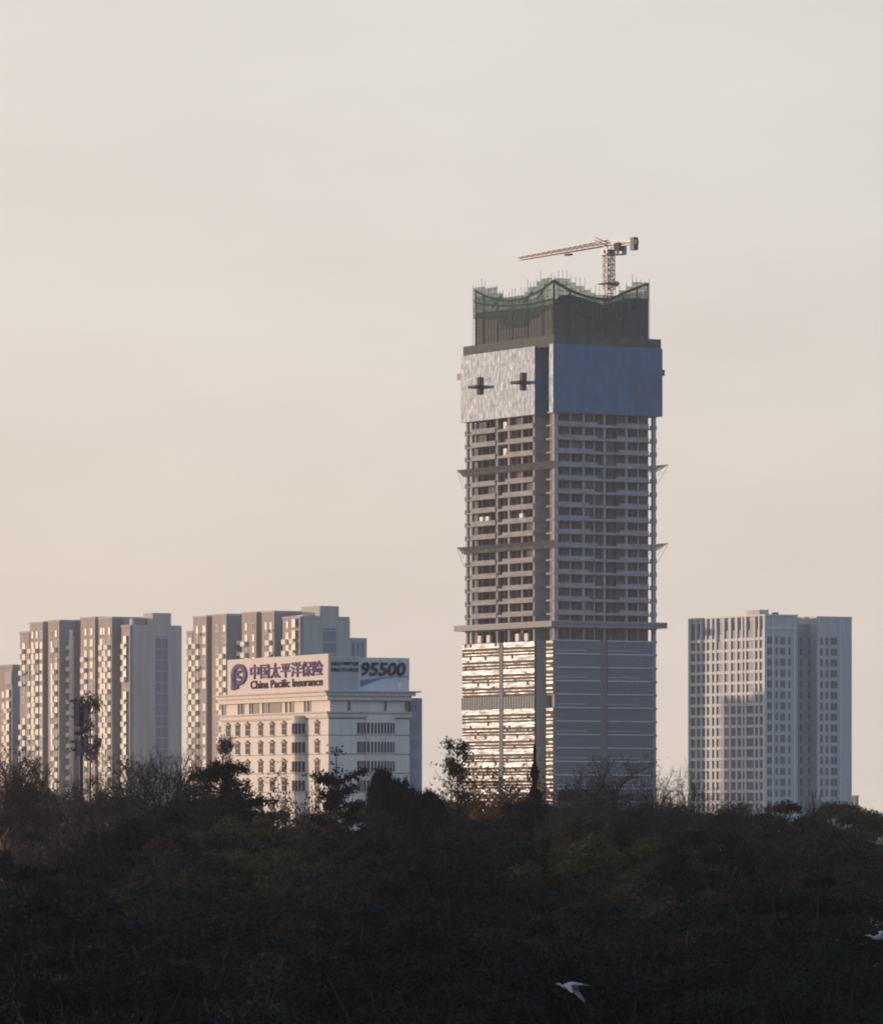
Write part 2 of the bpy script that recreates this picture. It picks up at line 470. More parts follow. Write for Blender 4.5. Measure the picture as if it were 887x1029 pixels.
rect = lambda o: [(-o, -o), (-o, UL + o), (VR + o, UL + o), (VR + o, -o)]
pin, pout = rect(.3), rect(2.6)
zc = T.z(630)
for i in range(4):
    j = (i + 1) % 4
    for z0, z1, m in ((0, .25, 'concrete'), (1.5, 1.8, 'concrete')):
        a.quad((*pin[i], zc + z1), (*pin[j], zc + z1), (*pout[j], zc + z1), (*pout[i], zc + z1), m)
        a.quad((*pin[i], zc + z0), (*pin[j], zc + z0), (*pout[j], zc + z0), (*pout[i], zc + z0), m)
        a.quad((*pout[i], zc + z0), (*pout[j], zc + z0), (*pout[j], zc + z1), (*pout[i], zc + z1), m)
    a.quad((*pout[i], zc + .25), (*pout[j], zc + .25), (*pout[j], zc + 1.5), (*pout[i], zc + 1.5), 'louvre')
a.build('platform', tw)

# blue protective screens
ZP0, ZP1 = T.z(414.5), T.z(345.5)
so_ = 1.1
uA, uB = T.u(537.2, VB - so_), T.u(463.0, VB - so_)
vC = T.v(665.5, -so_)
def panels(axis, fixed, a0, a1, z0, z1, step, name, mt='screen_blue'):
    n = max(1, round(abs(a1 - a0) / step)); rr = random.Random(int(a1 * 10)); nz = 5
    mb = MB()
    for i in range(n):
        p, q = a0 + (a1 - a0) * i / n + .03, a0 + (a1 - a0) * (i + 1) / n - .03
        for j in range(nz):
            za, zb = z0 + (z1 - z0) * j / nz + .03, z0 + (z1 - z0) * (j + 1) / nz - .03
            d = rr.uniform(-.02, .02); t1 = rr.uniform(-.03, .03); t2 = rr.uniform(-.03, .03)
            if axis == 'L':
                mb.poly([(fixed + d + t1, p, za), (fixed + d - t1, q, za), (fixed + d - t1 + t2, q, zb), (fixed + d + t1 + t2, p, zb)], mt)
            else:
                mb.poly([(p, fixed + d + t1, za), (q, fixed + d - t1, za), (q, fixed + d - t1 + t2, zb), (p, fixed + d + t1 + t2, zb)], mt)
    if axis == 'L': mb.box(fixed + .12, fixed + .3, a0, a1, z0, z1, mt)
    else: mb.box(a0, a1, fixed + .12, fixed + .3, z0, z1, mt)
    return mb.build(name, tw)
o = panels('L', VB - so_, uA, uB, ZP0, ZP1, 1.5, 'protective_screen'); o['label'] = 'sunlit coppery screen panels on the side facing the sun'
panels('R', uA, VB - so_, 4.2, ZP0, ZP1, 1.5, 'protective_screen')
uSt = T.u(551.5, -so_)
o = panels('L', -so_, -so_, uSt, ZP0, ZP1, 1.5, 'protective_screen')
a = MB(); a.box(4.2, 4.4, -so_, uA, ZP0, ZP1, 'screen_blue'); a.box(-so_ + .3, 4.2, uSt - .25, uSt - .01, ZP0, ZP1, 'screen_blue'); a.build('protective_screen', tw)
o = panels('R', -so_, -so_, vC, ZP0, ZP1, 1.5, 'protective_screen'); o['label'] = 'plain blue screen panels on the shaded side'
a = MB(); a.box(vC - .2, vC, -so_, UL, ZP0, ZP1, 'screen_blue'); a.box(VB - so_, vC, uB - .2, uB, ZP0, ZP1, 'screen_blue'); a.build('protective_screen', tw)
# dark climbing frame above the screens
a = MB()
ZD = T.z(336)
a.prism([(-.5, T.u(465, -.6)), (T.v(664, -.5), T.u(465, -.6)), (T.v(664, -.5), -.5), (-.5, -.5)], ZP1 - .6, ZD, 'dark_net')
a.build('climbing_frame', tw)
for px, zz, off in ((482, 389.0, 0), (525, 384.5, 0)):
    u = T.u(px, VB - so_); z = T.z(zz, VB, u); a = MB()
    a.box(VB - so_ - 3.2, VB - so_ - .1, u - 3.0, u + 2.0, z - .45, z + .35, 'steel_dark')
    a.box(VB - so_ - .7, VB - so_ - .2, u - 1.2, u + .6, z - 2.4, z + 3.0, 'steel_dark')
    a.build('loading_platform', tw)
a = MB(); z = T.z(378, VB, uB); a.box(VB - 1, VB + 3, uB, uB + 2.6, z - 1, z + .9, 'concrete'); a.build('loading_platform', tw)
a = MB(); z = T.z(374, vC, 0); a.box(vC, vC + 1.5, 0, 3, z - 1, z + .8, 'steel_dark'); a.build('loading_platform', tw)

# crown of the tower: dark netted frame, green netting and scaffold tubes
uc, vc = 2.2, 0.0
vc = T.v(556, uc)
uCl = T.u(477, vc); vCr = T.v(651, uc)
def sag(y0, ym, y1, t):
    return y0 * (1 - t) * (1 - 2 * t) + 4 * ym * t * (1 - t) + y1 * t * (2 * t - 1)
def zl(py, px): u = T.u(px, vc); return T.z(py, vc, u)
def zr(py, px): v = T.v(px, uc); return T.z(py, v, uc)
dk = MB()
def wall_profile(fn_pt, pts, zb, m, mb, th):
    for (p0, z0), (p1, z1) in zip(pts[:-1], pts[1:]):
        A = fn_pt(p0, 0); B = fn_pt(p1, 0); A2 = fn_pt(p0, th); B2 = fn_pt(p1, th)
        mb.quad((*A, zb), (*B, zb), (*B, z1), (*A, z0), m)
        mb.quad((*A2, zb), (*B2, zb), (*B2, z1), (*A2, z0), m)
        mb.quad((*A, z0), (*B, z1), (*B2, z1), (*A2, z0), m)
fl = lambda px, th: (vc + th, T.u(px, vc))
fr = lambda px, th: (T.v(px, uc), uc + th)
lp = [(477, zl(314, 477)), (500, zl(312, 500)), (530, zl(309, 530)), (545, zl(307, 545)), (556, zl(305, 556))]
wall_profile(fl, lp, ZD - .5, 'dark_net', dk, .4)
rp = [(556, zr(303, 556))] + [(px, zr(py, px)) for px, py in ((564, 296), (573, 296), (585, 299), (596, 303), (606, 306), (614, 304), (626, 300), (638, 299), (651, 300))]
wall_profile(fr, rp, ZD - .5, 'dark_net', dk, .4)
# far walls
zb_ = zl(316, 477)
dk.quad((vc, uCl, ZD - .5), (vCr, uCl, ZD - .5), (vCr, uCl, zb_), (vc, uCl, zb_), 'dark_net')
dk.quad((vCr, uc, ZD - .5), (vCr, uCl, ZD - .5), (vCr, uCl, zb_), (vCr, uc, zb_), 'dark_net')
dk.build('crown_wall', tw)
# corner darker column zone and net
gn = MB(); tb = MB()
Lst = [(477, 489, 289), (489, 501, 289.5), (501, 507, 295), (507, 529, 298), (529, 532, 293.5), (532, 541, 288.5), (541, 545, 283), (545, 556, 280)]
Rst = [(556, 572, 280), (572, 577, 284), (577, 586, 287.5), (586, 592, 291.5), (592, 597, 294.5), (597, 621, 297), (621, 628, 292), (628, 634, 288), (634, 651, 284)]
for p0, p1, py in Lst:
    zt = zl(py, (p0 + p1) / 2); A = fl(p0, -.5); B = fl(p1, -.5)
    gn.quad((*A, zt - 9.5), (*B, zt - 9.5), (*B, zt), (*A, zt), 'green_net')
    n = max(1, int((p1 - p0) / 3))
    for i in range(n + 1):
        q = fl(p0 + (p1 - p0) * i / n, -.7); tb.tube((*q, ZD), (*q, zt + rnd.choice((.6, 1.5, .9, 2.6))), .07, .07, 'steel_dark')
    for zz in np.arange(zt, zt - 14, -1.8):
        tb.tube((*fl(p0, -.7), zz), (*fl(p1, -.7), zz), .06, .06, 'steel_dark')
for p0, p1, py in Rst:
    zt = zr(py, (p0 + p1) / 2); A = fr(p0, -.5); B = fr(p1, -.5)
    gn.quad((*A, zt - 9.0), (*B, zt - 5.5), (*B, zt), (*A, zt), 'green_net')
    n = max(1, int((p1 - p0) / 4))
    for i in range(n + 1):
        q = fr(p0 + (p1 - p0) * i / n, -.7); tb.tube((*q, ZD), (*q, zt + rnd.choice((.6, 1.5, .9, 2.6))), .07, .07, 'steel_dark')
    for zz in np.arange(zt, zt - 14, -1.8):
        tb.tube((*fr(p0, -.7), zz), (*fr(p1, -.7), zz), .06, .06, 'steel_dark')
# back side netting seen over the sag
for (A, B, zt) in (((vc, uCl), (vCr, uCl), zl(297, 477)), ((vCr, uc), (vCr, uCl), zr(292, 651))):
    gn.quad((*A, ZD), (*B, ZD), (*B, zt), (*A, zt), 'green_net')
gn.build('scaffold_netting', tw); tb.build('scaffold_tubes', tw)
# swooping crown beams
bm_ = MB()
def swoop(fn, zf, p0, p1, y0, ym, y1, r, n=14, th=.0):
    pr = None
    for i in range(n + 1):
        t = i / n; px = p0 + (p1 - p0) * t; q = (*fn(px, th), zf(sag(y0, ym, y1, t), px))
        if pr: bm_.tube(pr, q, r, r, 'steel_dark')
        pr = q
swoop(fl, zl, 477.5, 556, 292, 301.5, 282, .38)
swoop(fr, zr, 556, 611, 281.5, 296, 300.5, .5)
swoop(fr, zr, 611, 651, 302, 292.5, 285, .5)
swoop(fl, zl, 477.5, 556, 304, 307, 300, .35)
for px, y0, y1 in ((531, 304, 293), (545, 300, 286), (500, 308, 297)):
    bm_.tube((*fl(px - 5, 0), zl(y0, px - 5)), (*fl(px + 4, 0), zl(y1, px + 4)), .35, .35, 'steel_dark')
for px in (478, 486, 500, 515, 530, 545, 556):
    bm_.tube((*fl(px, 0), ZD), (*fl(px, 0), zl(sag(292, 301.5, 282, (px - 477.5) / 78.5), px)), .25, .25, 'steel_dark')
for px, py in ((556, 281), (572, 290), (590, 298), (608, 300), (626, 297), (640, 289), (650.6, 285)):
    bm_.tube((*fr(px, 0), ZD), (*fr(px, 0), zr(py, px)), .3, .3, 'steel_dark')
bm_.build('crown_beam', tw)
b3 = MB()
b3.box(vc + 12, vCr - 6, 12, uCl - 10, 153, 163, 'concrete'); b3.build('core_wall', tw)

# lower curtain wall
vg = VB - .5
ug0, ug1, ug2, ug3 = T.u(536.8, vg), T.u(505.4, vg), T.u(501.6, vg), T.u(464.2, vg)
vgR = T.v(656.2, -.5)
rg = random.Random(11)
def glassrow(mb, axis, fixed, a0, a1, z0, z1, m='glass_tower', step=1.5, tilt=.013):
    n = max(1, round(abs(a1 - a0) / step)); row = rg.gauss(.0, .03)
    for i in range(n):
        p, q = a0 + (a1 - a0) * i / n, a0 + (a1 - a0) * (i + 1) / n
        row += rg.gauss(0, .006)
        t1 = rg.gauss(0, tilt * .5) * (q - p); t2 = (row + rg.gauss(0, tilt * .35)) * (z1 - z0)
        if axis == 'L' and rg.random() < .06: m_ = 'spandrel_glass'
        else: m_ = m
        if axis == 'L': mb.poly([(fixed - t1, p, z0), (fixed + t1, q, z0), (fixed + t1 + t2, q, z1), (fixed - t1 + t2, p, z1)], m_)
        else: mb.poly([(p, fixed - t1, z0), (q, fixed + t1, z0), (q, fixed + t1 + t2, z1), (p, fixed - t1 + t2, z1)], m)
for k in range(16, 32):
    z = ZS[k]
    for (a0, a1) in ((ug0, ug1), (ug2, ug3)):
        if k == 20:
            a = MB(); zb = z - FH * .9
            a.box(vg, vg + .3, a0, a1, z - FH + .1, z - .3, 'louvre')
            nn = int(abs(a1 - a0) / 1.5)
            for i in range(nn + 1):
                y = a0 + (a1 - a0) * i / nn; a.box(vg - .15, vg - .003, y - .06, y + .06, z - FH + .1, z - .3, 'louvre')
            a.build('louvre_band', tw); continue
        a = MB()
        # z is the top edge of this storey's glass
        glassrow(a, 'L', vg, a0, a1, z - 1.0, z); glassrow(a, 'L', vg, a0, a1, z - 1.65, z - 1.06)
        glassrow(a, 'L', vg, a0, a1, z - 2.65, z - 2.3)
        glassrow(a, 'L', vg, a0, a1, z - 3.60, z - 3.25)
        a.box(vg + .1, vg + .3, a0, a1, z - FH, z - .02, 'spandrel_glass')
        for zz in (z, z - 1.6, z - 2.3, z - 2.65, z - 3.25, z - 3.6):
            a.box(vg - .06, vg + .09, a0, a1, zz - .05, zz + .05, 'spandrel_glass')
        a.build('glazing_band', tw)
    if k != 20:
        a = MB()
        glassrow(a, 'L', -.5, .1, US, z - .9, z - .1); glassrow(a, 'L', -.5, .1, US, z - 2.4, z - 2.0); glassrow(a, 'L', -.5, .1, US, z - 3.6, z - 3.2)
        a.box(-.4, -.25, .1, US, z - FH, z, 'spandrel_glass')
        a.build('glazing_band', tw)
    a = MB()
    for (b0, b1) in ((T.v(558.4, -.5), T.v(603, -.5)), (T.v(610, -.5), vgR)):
        glassrow(a, 'R', -.5, b0, b1, z - FH + .1, z, tilt=.003)
        a.box(b0, b1, -.72, -.502, z - .12, z + .2, 'mullion')
        if k % 2 == 0: a.box(b0, b1 - (b1 - b0) * .3, -.62, -.503, z - 3.0, z - 2.85, 'mullion')
    a.box(T.v(603, -.5), T.v(610, -.5), -.3, -.1, z - FH, z, 'louvre')
    a.build('glazing_band', tw)
    a = MB(); a.box(0, RD, U0 - .5, U0 - .3, z - FH + .1, z - .05, 'tile_grey')
    a.box(0, RD, U0 - .6, U0 - .502, z - .1, z + .1, 'mullion'); a.build('glazing_band', tw)
    a = MB(); a.box(VR - 1.3, VR + .35, -.35, 1.6, z - .45, z + .25, 'concrete_band'); a.build('slab_edge', tw)
a = MB()
a.box(vg + .3, vg + .6, ug0, ug3, 0, ZS[16], 'spandrel_glass'); a.box(vg - .1, vg + .29, ug1, ug2, 0, ZS[16], 'interior')
a.build('seam_panel', tw)

# ------------------------------------------------------------------ tower crane on the roof
cu = 22.0; cv = T.v(611.5, cu)
cx, cy = T.w(cv, cu)
cz0 = 158.0
crn = empty('tower_crane', (cx, cy, cz0), T.rz, 'pale lattice tower crane standing on the roof of the unfinished tower', 'crane')
zt = CAMZ + (HY - 243.5) / F * cy - cz0
def lattice(name, p0, p1, w0, w1, n, r, m='crane_paint', tri=False, parent=crn):
    a = MB(); p0 = Vector(p0); p1 = Vector(p1); d = (p1 - p0).normalized()
    if abs(d.z) > .9: s1, s2 = Vector((1, 0, 0)), Vector((0, 1, 0))
    else: s1 = Vector((0, 0, 1)); s2 = d.cross(s1).normalized()
    cs = [(-1, -1), (1, -1), (1, 1), (-1, 1)] if not tri else [(-.5, -1), (-.5, 1), (1, 0)]
    prev = None
    for i in range(n + 1):
        t = i / n; c = p0.lerp(p1, t); w = w0 + (w1 - w0) * t
        ring_ = [c + s1 * (x * w / 2) + s2 * (y * w / 2) for x, y in cs]
        for q in range(len(ring_)):
            a.tube(ring_[q], ring_[(q + 1) % len(ring_)], r * .7, r * .7, m)
            if prev:
                a.tube(prev[q], ring_[q], r, r, m)
                a.tube(prev[q], ring_[(q + 1) % len(ring_)], r * .7, r * .7, m) if i % 2 else a.tube(prev[(q + 1) % len(ring_)], ring_[q], r * .7, r * .7, m)
        prev = ring_
    return a.build(name, parent)
lattice('mast', (0, 0, -4), (0, 0, zt - 3.2), 1.9, 1.9, 18, .17)
lattice('climbing_cage', (0, 0, zt - 14.5), (0, 0, zt - 4.0), 2.7, 2.7, 7, .15)
a = MB(); a.box(-2.6, 2.6, -2.4, 2.4, zt - 12.9, zt - 12.6, 'steel_dark'); a.box(-2.3, 2.3, -2.0, 2.0, zt - 4.0, zt - 3.6, 'crane_paint')
a.box(1.4, 3.0, -1, 1, zt - 13.4, zt - 11.9, 'crane_paint'); a.build('platform', crn)
a = MB(); a.box(-1.5, 1.5, -1.5, 1.5, zt - 3.5, zt - 2.2, 'crane_paint'); a.tube((0, 0, zt - 3.6), (0, 0, zt - 2.4), 1.7, 1.7, 'steel_dark', 12); a.build('slewing_ring', crn)
jl = T.u(522, cv) - cu; jr = T.u(640, cv) - cu
lattice('jib', (0, .5, zt - .2), (0, jl, zt - .6), 2.5, 1.5, 34, .145, tri=True)
lattice('counter_jib', (0, 0, zt - 1.2), (0, jr, zt - 1.2), 1.0, .9, 8, .17)
lattice('top_frame', (0, 0, zt - 1), (0, 8, zt + 1.6), 1.4, 1.0, 4, .16)
a = MB(); a.tube((0, 8, zt + 1.7), (0, jr + 3, zt - .6), .14, .14, 'crane_paint'); a.tube((0, 8, zt + 1.7), (0, jl * .5, zt + .3), .12, .12, 'crane_paint'); a.build('tie_bar', crn)
a = MB(); a.box(-.7, .7, jr + .6, jr + 3.0, zt - 3.4, zt + .3, 'steel_dark')
for q in range(3): a.box(-.85, .85, jr + .7 + q * .8, jr + 1.2 + q * .8, zt - 3.6, zt + .1, 'concrete')
a.build('counterweight', crn)
a = MB(); a.box(.6, 2.4, -6.6, -3.6, zt - 4.2, zt - 1.4, 'crane_paint'); a.box(-1.0, 1.0, -7.6, -4.6, zt - 3.0, zt - .6, 'steel_dark'); a.build('cab', crn)
a = MB(); a.box(-.7, .7, jl * .42, jl * .42 + 2.8, zt - 2.0, zt - 1.5, 'steel_dark'); a.build('trolley', crn)

# ------------------------------------------------------------------ apartment towers
def win_proto(w, h, glass='apt_glass', frame='apt_white', proud=.12, fr=.12, bars=1):
    m = MB(); m.box(-w / 2, w / 2, -.05, .3, 0, h, glass)
    for x0, x1 in ((-w / 2 - fr, -w / 2), (w / 2, w / 2 + fr)): m.box(x0, x1, -proud, .2, -fr, h + fr, frame)
    m.box(-w / 2, w / 2, -proud, .2, -fr, 0, frame); m.box(-w / 2, w / 2, -proud, .2, h, h + fr, frame)
    for b in range(bars):
        x = -w / 2 + w * (b + 1) / (bars + 1); m.box(x - .04, x + .04, -.09, .1, 0, h, frame)
    return m
def bay_proto(w=1.9, h=1.15, d=.75, m='apt_white'):
    b = MB(); b.box(-w / 2, w / 2, -d, .1, 0, h, m); b.box(-w / 2 - .06, w / 2 + .06, -d - .06, .1, h, h + .1, m)
    return b
def oriel_proto(w=1.5, h=2.1, d=.6):
    b = MB(); b.box(-w / 2, w / 2, -d, .1, 0, .35, 'apt_white'); b.box(-w / 2, w / 2, -d, .1, h, h + .2, 'apt_white')
    b.box(-w / 2 + .03, w / 2 - .03, -d + .05, .1, .35, h, 'apt_glass')
    for x in (-w / 2, w / 2 - .1): b.box(x, x + .1, -d, -d + .12, .35, h, 'apt_white')
    return b
W1 = win_proto(1.5, 1.65); W2 = win_proto(1.1, 1.6, bars=0); BAY = bay_proto(); OR = oriel_proto(1.9, 2.0)
WN = win_proto(.7, 1.5, bars=0); W1D = win_proto(1.5, 1.65, 'stair_glass'); W2D = win_proto(1.1, 1.6, 'window_recess', bars=0)
AC = MB(); AC.box(-.45, .45, -.5, .1, 0, .65, 'apt_white'); AC.box(-.3, .3, -.53, -.503, .1, .55, 'stair_glass')

def apartment(fr, name, label, blocks, gable, rows_z0, nrow, ftf, extras=None):
    """blocks: (pxL, pxR, pytop, v_front, [columns]); gable: depth etc."""
    root = empty(name, (*fr.O, 0), fr.rz, label, 'apartment block', 'pale apartment towers behind the office block')
    wall = MB(); rep = Repeats(); trim = MB()
    ru = random.Random(len(label))
    for (pl, pr, pyt, vf, vb, cols_) in blocks:
        u0, u1 = fr.u(pr, vf), fr.u(pl, vf); zt_ = fr.z(pyt, vf, (u0 + u1) / 2)
        wall.box(vf, vb, u0 + .003, u1 - .003, 0, zt_, 'apt_pink')
        trim.box(vf - .15, vb, u0 - .1, u1 + .1, zt_ + .003, zt_ + .5, 'apt_grey')
        if len(cols_):
            trim.box(vf - .22, vf - .003, u0 + .0, u0 + .35, 0, zt_ - .05, 'apt_grey')
        for (cpx, kind) in cols_:
            u = fr.u(cpx, vf)
            for r in range(nrow):
                z = rows_z0 - r * ftf
                if z < 4 or z > zt_ - 2.0: continue
                if r and ru.random() < .03: continue
                dk_ = ru.random() < .3
                if ru.random() < .14: rep.put('air_conditioner', AC, 'L', (vf, u - 1.15, z - .75))
                if kind == 'w': rep.put('window', W1D if dk_ else W1, 'L', (vf, u, z))
                elif kind == 'n': rep.put('window', W2D if dk_ else W2, 'L', (vf, u, z))
                elif kind == 's': rep.put('window', WN, 'L', (vf, u, z))
                elif kind == 'b':
                    rep.put('window', W2 if r == 0 else (W1D if dk_ else W1), 'L', (vf, u, z))
                    if r >= 1 and ru.random() > .08: rep.put('balcony', BAY, 'L', (vf, u + .75, z - 1.25))
                elif kind == 'o':
                    rep.put('bay_window', OR, 'L', (vf, u, z))
                    if r >= 1: rep.put('balcony', BAY, 'L', (vf, u + .9, z - 1.15))
    if extras: extras(root, wall, trim, rep)
    wall.build('wall', root); trim.build('roof_trim', root)
    rep.flush(root)
    return root

# --- left apartment tower
A = Frame(131, 1500, 58)
FA = 2.92
zA = A.z(636)                     # sill of the top row at the near corner
v5 = 0; u5 = A.u(122, 0)
v4 = v3 = v2 = v1 = v0 = 0.0
RC = 5.2                          # depth of the recesses between the wings
uR1 = A.u(113, 0); uR2 = A.u(60, 0)
VG = A.v(182, 0)
def exA(root, wall, trim, rep):
    # gable, painted grey, with its stair glazing
    g_ = MB(); zt_ = A.z(629)
    g_.box(.6, VG, -.28, -.003, 0, zt_, 'apt_grey'); g_.build('gable_wall', root)
    s_ = MB(); va, vb = A.v(156), A.v(168)
    s_.box(va, vb, -.36, -.283, 0, A.z(639), 'stair_glass')
    for r in range(24):
        z = A.z(641) - r * FA
        if z > 1: s_.box(va, vb, -.42, -.363, z, z + .25, 'apt_grey')
    s_.box((va + vb) / 2 - .08, (va + vb) / 2 + .08, -.41, -.362, 0, A.z(639), 'apt_grey'); s_.build('stair_glazing', root)
    e = MB(); vl = A.v(153, 0); vr = A.v(171.5, 0); uu = A.u(144, vl)
    e.box(vl, vr, -.2, uu, zt_ - 2, A.z(615.5), 'apt_grey'); e.build('lift_house', root)
    e = MB(); e.box(A.v(134, 3), A.v(146, 3), 3, 9, zt_ - 1, A.z(621), 'apt_pink'); e.build('roof_room', root)
    e = MB(); e.tube((3, 4, zt_), (3, 4, zt_ + 2.0), .8, .8, 'apt_white', 10); e.tube((5.2, 4.2, zt_), (5.2, 4.2, zt_ + 1.7), .7, .7, 'apt_white', 10); e.build('water_tank', root)
    # shaded flanks: plates in a darker grey that stands for the shade, pipes and small rounded balconies
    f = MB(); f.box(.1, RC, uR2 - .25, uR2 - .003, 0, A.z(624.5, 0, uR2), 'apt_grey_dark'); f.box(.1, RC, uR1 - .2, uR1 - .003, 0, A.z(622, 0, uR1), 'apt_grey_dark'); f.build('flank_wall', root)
    u3 = uR2; v2 = 0
    f = MB(); vp = A.v(70, u3); f.box(vp - .45, vp + .45, u3 - .9, u3 - .25, 0, A.z(633, vp, u3), 'apt_white')
    vp = A.v(72.8, u3); f.box(vp - .12, vp + .12, u3 - .6, u3 - .25, 0, A.z(639, vp, u3), 'apt_white'); f.build('downpipe', root)
    bp = MB(); bp.tube((0, -.6, 0), (0, -.6, 1.1), .75, .75, 'apt_white', 12)
    for r in range(1, 20):
        z = zA - r * FA - .6
        if z > 3: rep.put('balcony', bp, 'R', (A.v(67.3, u3), u3 - .2, z))
    st = MB()
    for r in range(1, 20):
        z = zA - r * FA + 1.6
        if z > 3: st.box(A.v(75, u3), A.v(80.5, u3), u3 - .35, u3 - .253, z, z + .18, 'apt_grey')
    st.build('flank_trim', root)
VBK = 16
blA = [
    (122, 131, 630, 0, VG, [(126.8, 'o')]),
    (99, 113, 622, v4, VBK, [(101.5, 'n'), (104.3, 'b'), (109.6, 'b')]),
    (113, 122, 623, RC, VBK, []),
    (60, 81, 625, RC, VBK, []),
    (96, 99, 623, v4 + 1.3, VBK, []),
    (81, 96, 622, v3, VBK, [(86, 'b'), (91.8, 'w')]),
    (48.4, 60, 625, v2, VBK, [(51.8, 'n'), (56.2, 'b')]),
    (43.5, 48.4, 626, v2 + 1.3, VBK, []),
    (30, 43.5, 627, v1, VBK, [(32.6, 'b'), (37.0, 'b'), (41.4, 'w')]),
    (20, 30, 636.5, v0, VBK - 4, [(23.8, 'b')]),
]
# the part between px 60 and 81 is the flank of the projecting wing
apartment(A, 'apartment_tower', 'stepped apartment tower with a broad grey gable, farther from the office sign', blA, None, zA, 22, FA, exA)

# --- second apartment tower
B = Frame(302, 1425, 58)
FB = 2.86
zB = B.z(630.5)
b5u = B.u(284, 0)
vb4 = vb3 = vb2 = vb1 = 0.0
uQ1 = B.u(276, 0); ub3 = B.u(228, 0)
VGB = B.v(351, 0)
def exB(root, wall, trim, rep):
    zt_ = B.z(622)
    g_ = MB(); g_.box(.6, VGB, -.28, -.003, 0, zt_, 'apt_grey'); g_.build('gable_wall', root)
    s_ = MB(); va, vb = B.v(324), B.v(337)
    s_.box(va, vb, -.36, -.283, 0, B.z(631), 'stair_glass')
    for r in range(24):
        z = B.z(634) - r * FB
        if z > 1: s_.box(va, vb, -.42, -.363, z, z + .3, 'apt_grey')
    s_.build('stair_glazing', root)
    e = MB(); vl = B.v(321, 0); vr = B.v(340, 0); uu = B.u(303, vl)
    e.box(vl, vr, -.2, uu, zt_ - 2, B.z(608.5), 'apt_grey'); e.build('lift_house', root)
    e = MB(); v2_ = B.v(351, 2); v3_ = B.v(368.5, 2); e.box(v2_, v3_, 2, 16, 0, B.z(641, v2_, 2), 'apt_grey')
    for p in (354, 358.5, 363): e.box(B.v(p, 2), B.v(p + 2.2, 2), 1.9, 1.997, 0, B.z(645, v2_, 2), 'stair_glass')
    e.build('side_wing', root)
    e = MB(); e.box(B.v(304, 4), B.v(315, 4), 4, 10, zt_ - 1, B.z(617.5), 'apt_white'); e.build('roof_room', root)
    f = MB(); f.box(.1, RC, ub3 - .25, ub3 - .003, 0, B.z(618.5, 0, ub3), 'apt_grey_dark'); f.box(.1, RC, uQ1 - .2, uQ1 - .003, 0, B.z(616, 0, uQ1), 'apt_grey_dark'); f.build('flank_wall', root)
    bp = MB(); bp.tube((0, -.6, 0), (0, -.6, 1.1), .75, .75, 'apt_white', 12)
    for r in range(1, 6): rep.put('balcony', bp, 'R', (B.v(238.5, ub3), ub3 - .2, zB - r * FB - .6))
    # open framed loggia at the far left end
    l = MB(); ua, ub = B.u(187.4, vb1), B.u(184, vb1)
    for y in (ua + .1, (ua + ub) / 2, ub):
        l.box(vb1 + 1.2, vb1 + 1.6, y - .2, y + .2, 0, B.z(637, vb1, ub), 'apt_white')
    for r in range(1, 20):
        z = zB - r * FB + 1.5
        if z > 2: l.box(vb1 + 1.1, vb1 + 1.5, ua, ub + .2, z, z + .3, 'apt_white')
    l.box(vb1 + 2.5, vb1 + 9, ua, ub, 0, B.z(636, vb1, ub), 'apt_pink'); l.build('loggia_frame', root)
blB = [
    (284, 302, 621.5, 0, VGB, [(288.5, 'b'), (296.5, 'o')]),
    (263, 276, 616, vb4, VBK, [(267, 'n'), (272, 'b')]),
    (276, 284, 617, RC, VBK, []),
    (228, 243, 619, RC, VBK, []),
    (258, 263, 616.6, vb4 + 1.3, VBK, []),
    (243, 258, 617, vb3, VBK, [(247.2, 'b'), (254.5, 'n')]),
    (213, 228, 619, vb2, VBK, [(218.5, 'w'), (225.3, 'b')]),
    (208, 213, 620, vb2 + 1.3, VBK, []),
    (187.5, 194, 636, vb1 + .6, 10, [(190.8, 'b')]),
    (194, 208, 621, vb1, VBK, [(198, 'b'), (205, 'w')]),
]
apartment(B, 'apartment_tower', 'stepped apartment tower rising directly behind the office block with purple lettering', blB, None, zB, 22, FB, exB)

# --- lower block cut by the left edge of the picture
Cf = Frame(13, 1605, 55)
def exC(root, wall, trim, rep):
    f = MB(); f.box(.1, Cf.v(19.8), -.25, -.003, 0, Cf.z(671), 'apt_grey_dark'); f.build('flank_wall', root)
    e = MB(); e.box(-.4, -.003, .2, Cf.u(6, 0), Cf.z(688), Cf.z(675), 'stair_glass'); e.build('shade_panel', root)  # bluish panel stands in for the shaded box at the upper corner
apartment(Cf, 'apartment_block', 'lower brownish apartment block cut off by the left edge of the photo', [(-34, 13, 670.5, 0, Cf.v(20), [(9, 'o'), (3, 'w'), (-8, 'w'), (-16, 'b')])], None, Cf.z(701), 20, 3.15, exC)

# ------------------------------------------------------------------ hotel tower at the right
H = Frame(769, 1669, 62)
FHh = 3.19
hroot = empty('office_tower', (*H.O, 0), H.rz, 'broad grey tower block with narrow ribbed windows, half lit on its upper edge', 'tower block')
wH = MB(); rH = Repeats()
uHe = H.u(692, 0); v1H = H.v(801); 
u_rec = 5.0
v2a = H.v(801, 0); v2b = H.v(821, u_rec); v3a = H.v(820.5, 1.0); v3b = H.v(855.5, 1.0)
ztH = H.z(619)
wH.box(.35, v1H, 0, uHe, 0, ztH, 'tile_grey')
wH.box(v1H + .003, v3a - .003, u_rec, uHe - 4, 0, H.z(626), 'shade_violet')
wH.box(v3a, v3b, 1.0, uHe - 2, 0, H.z(621, v3a, 1), 'tile_grey')
wH.build('wall', hroot)
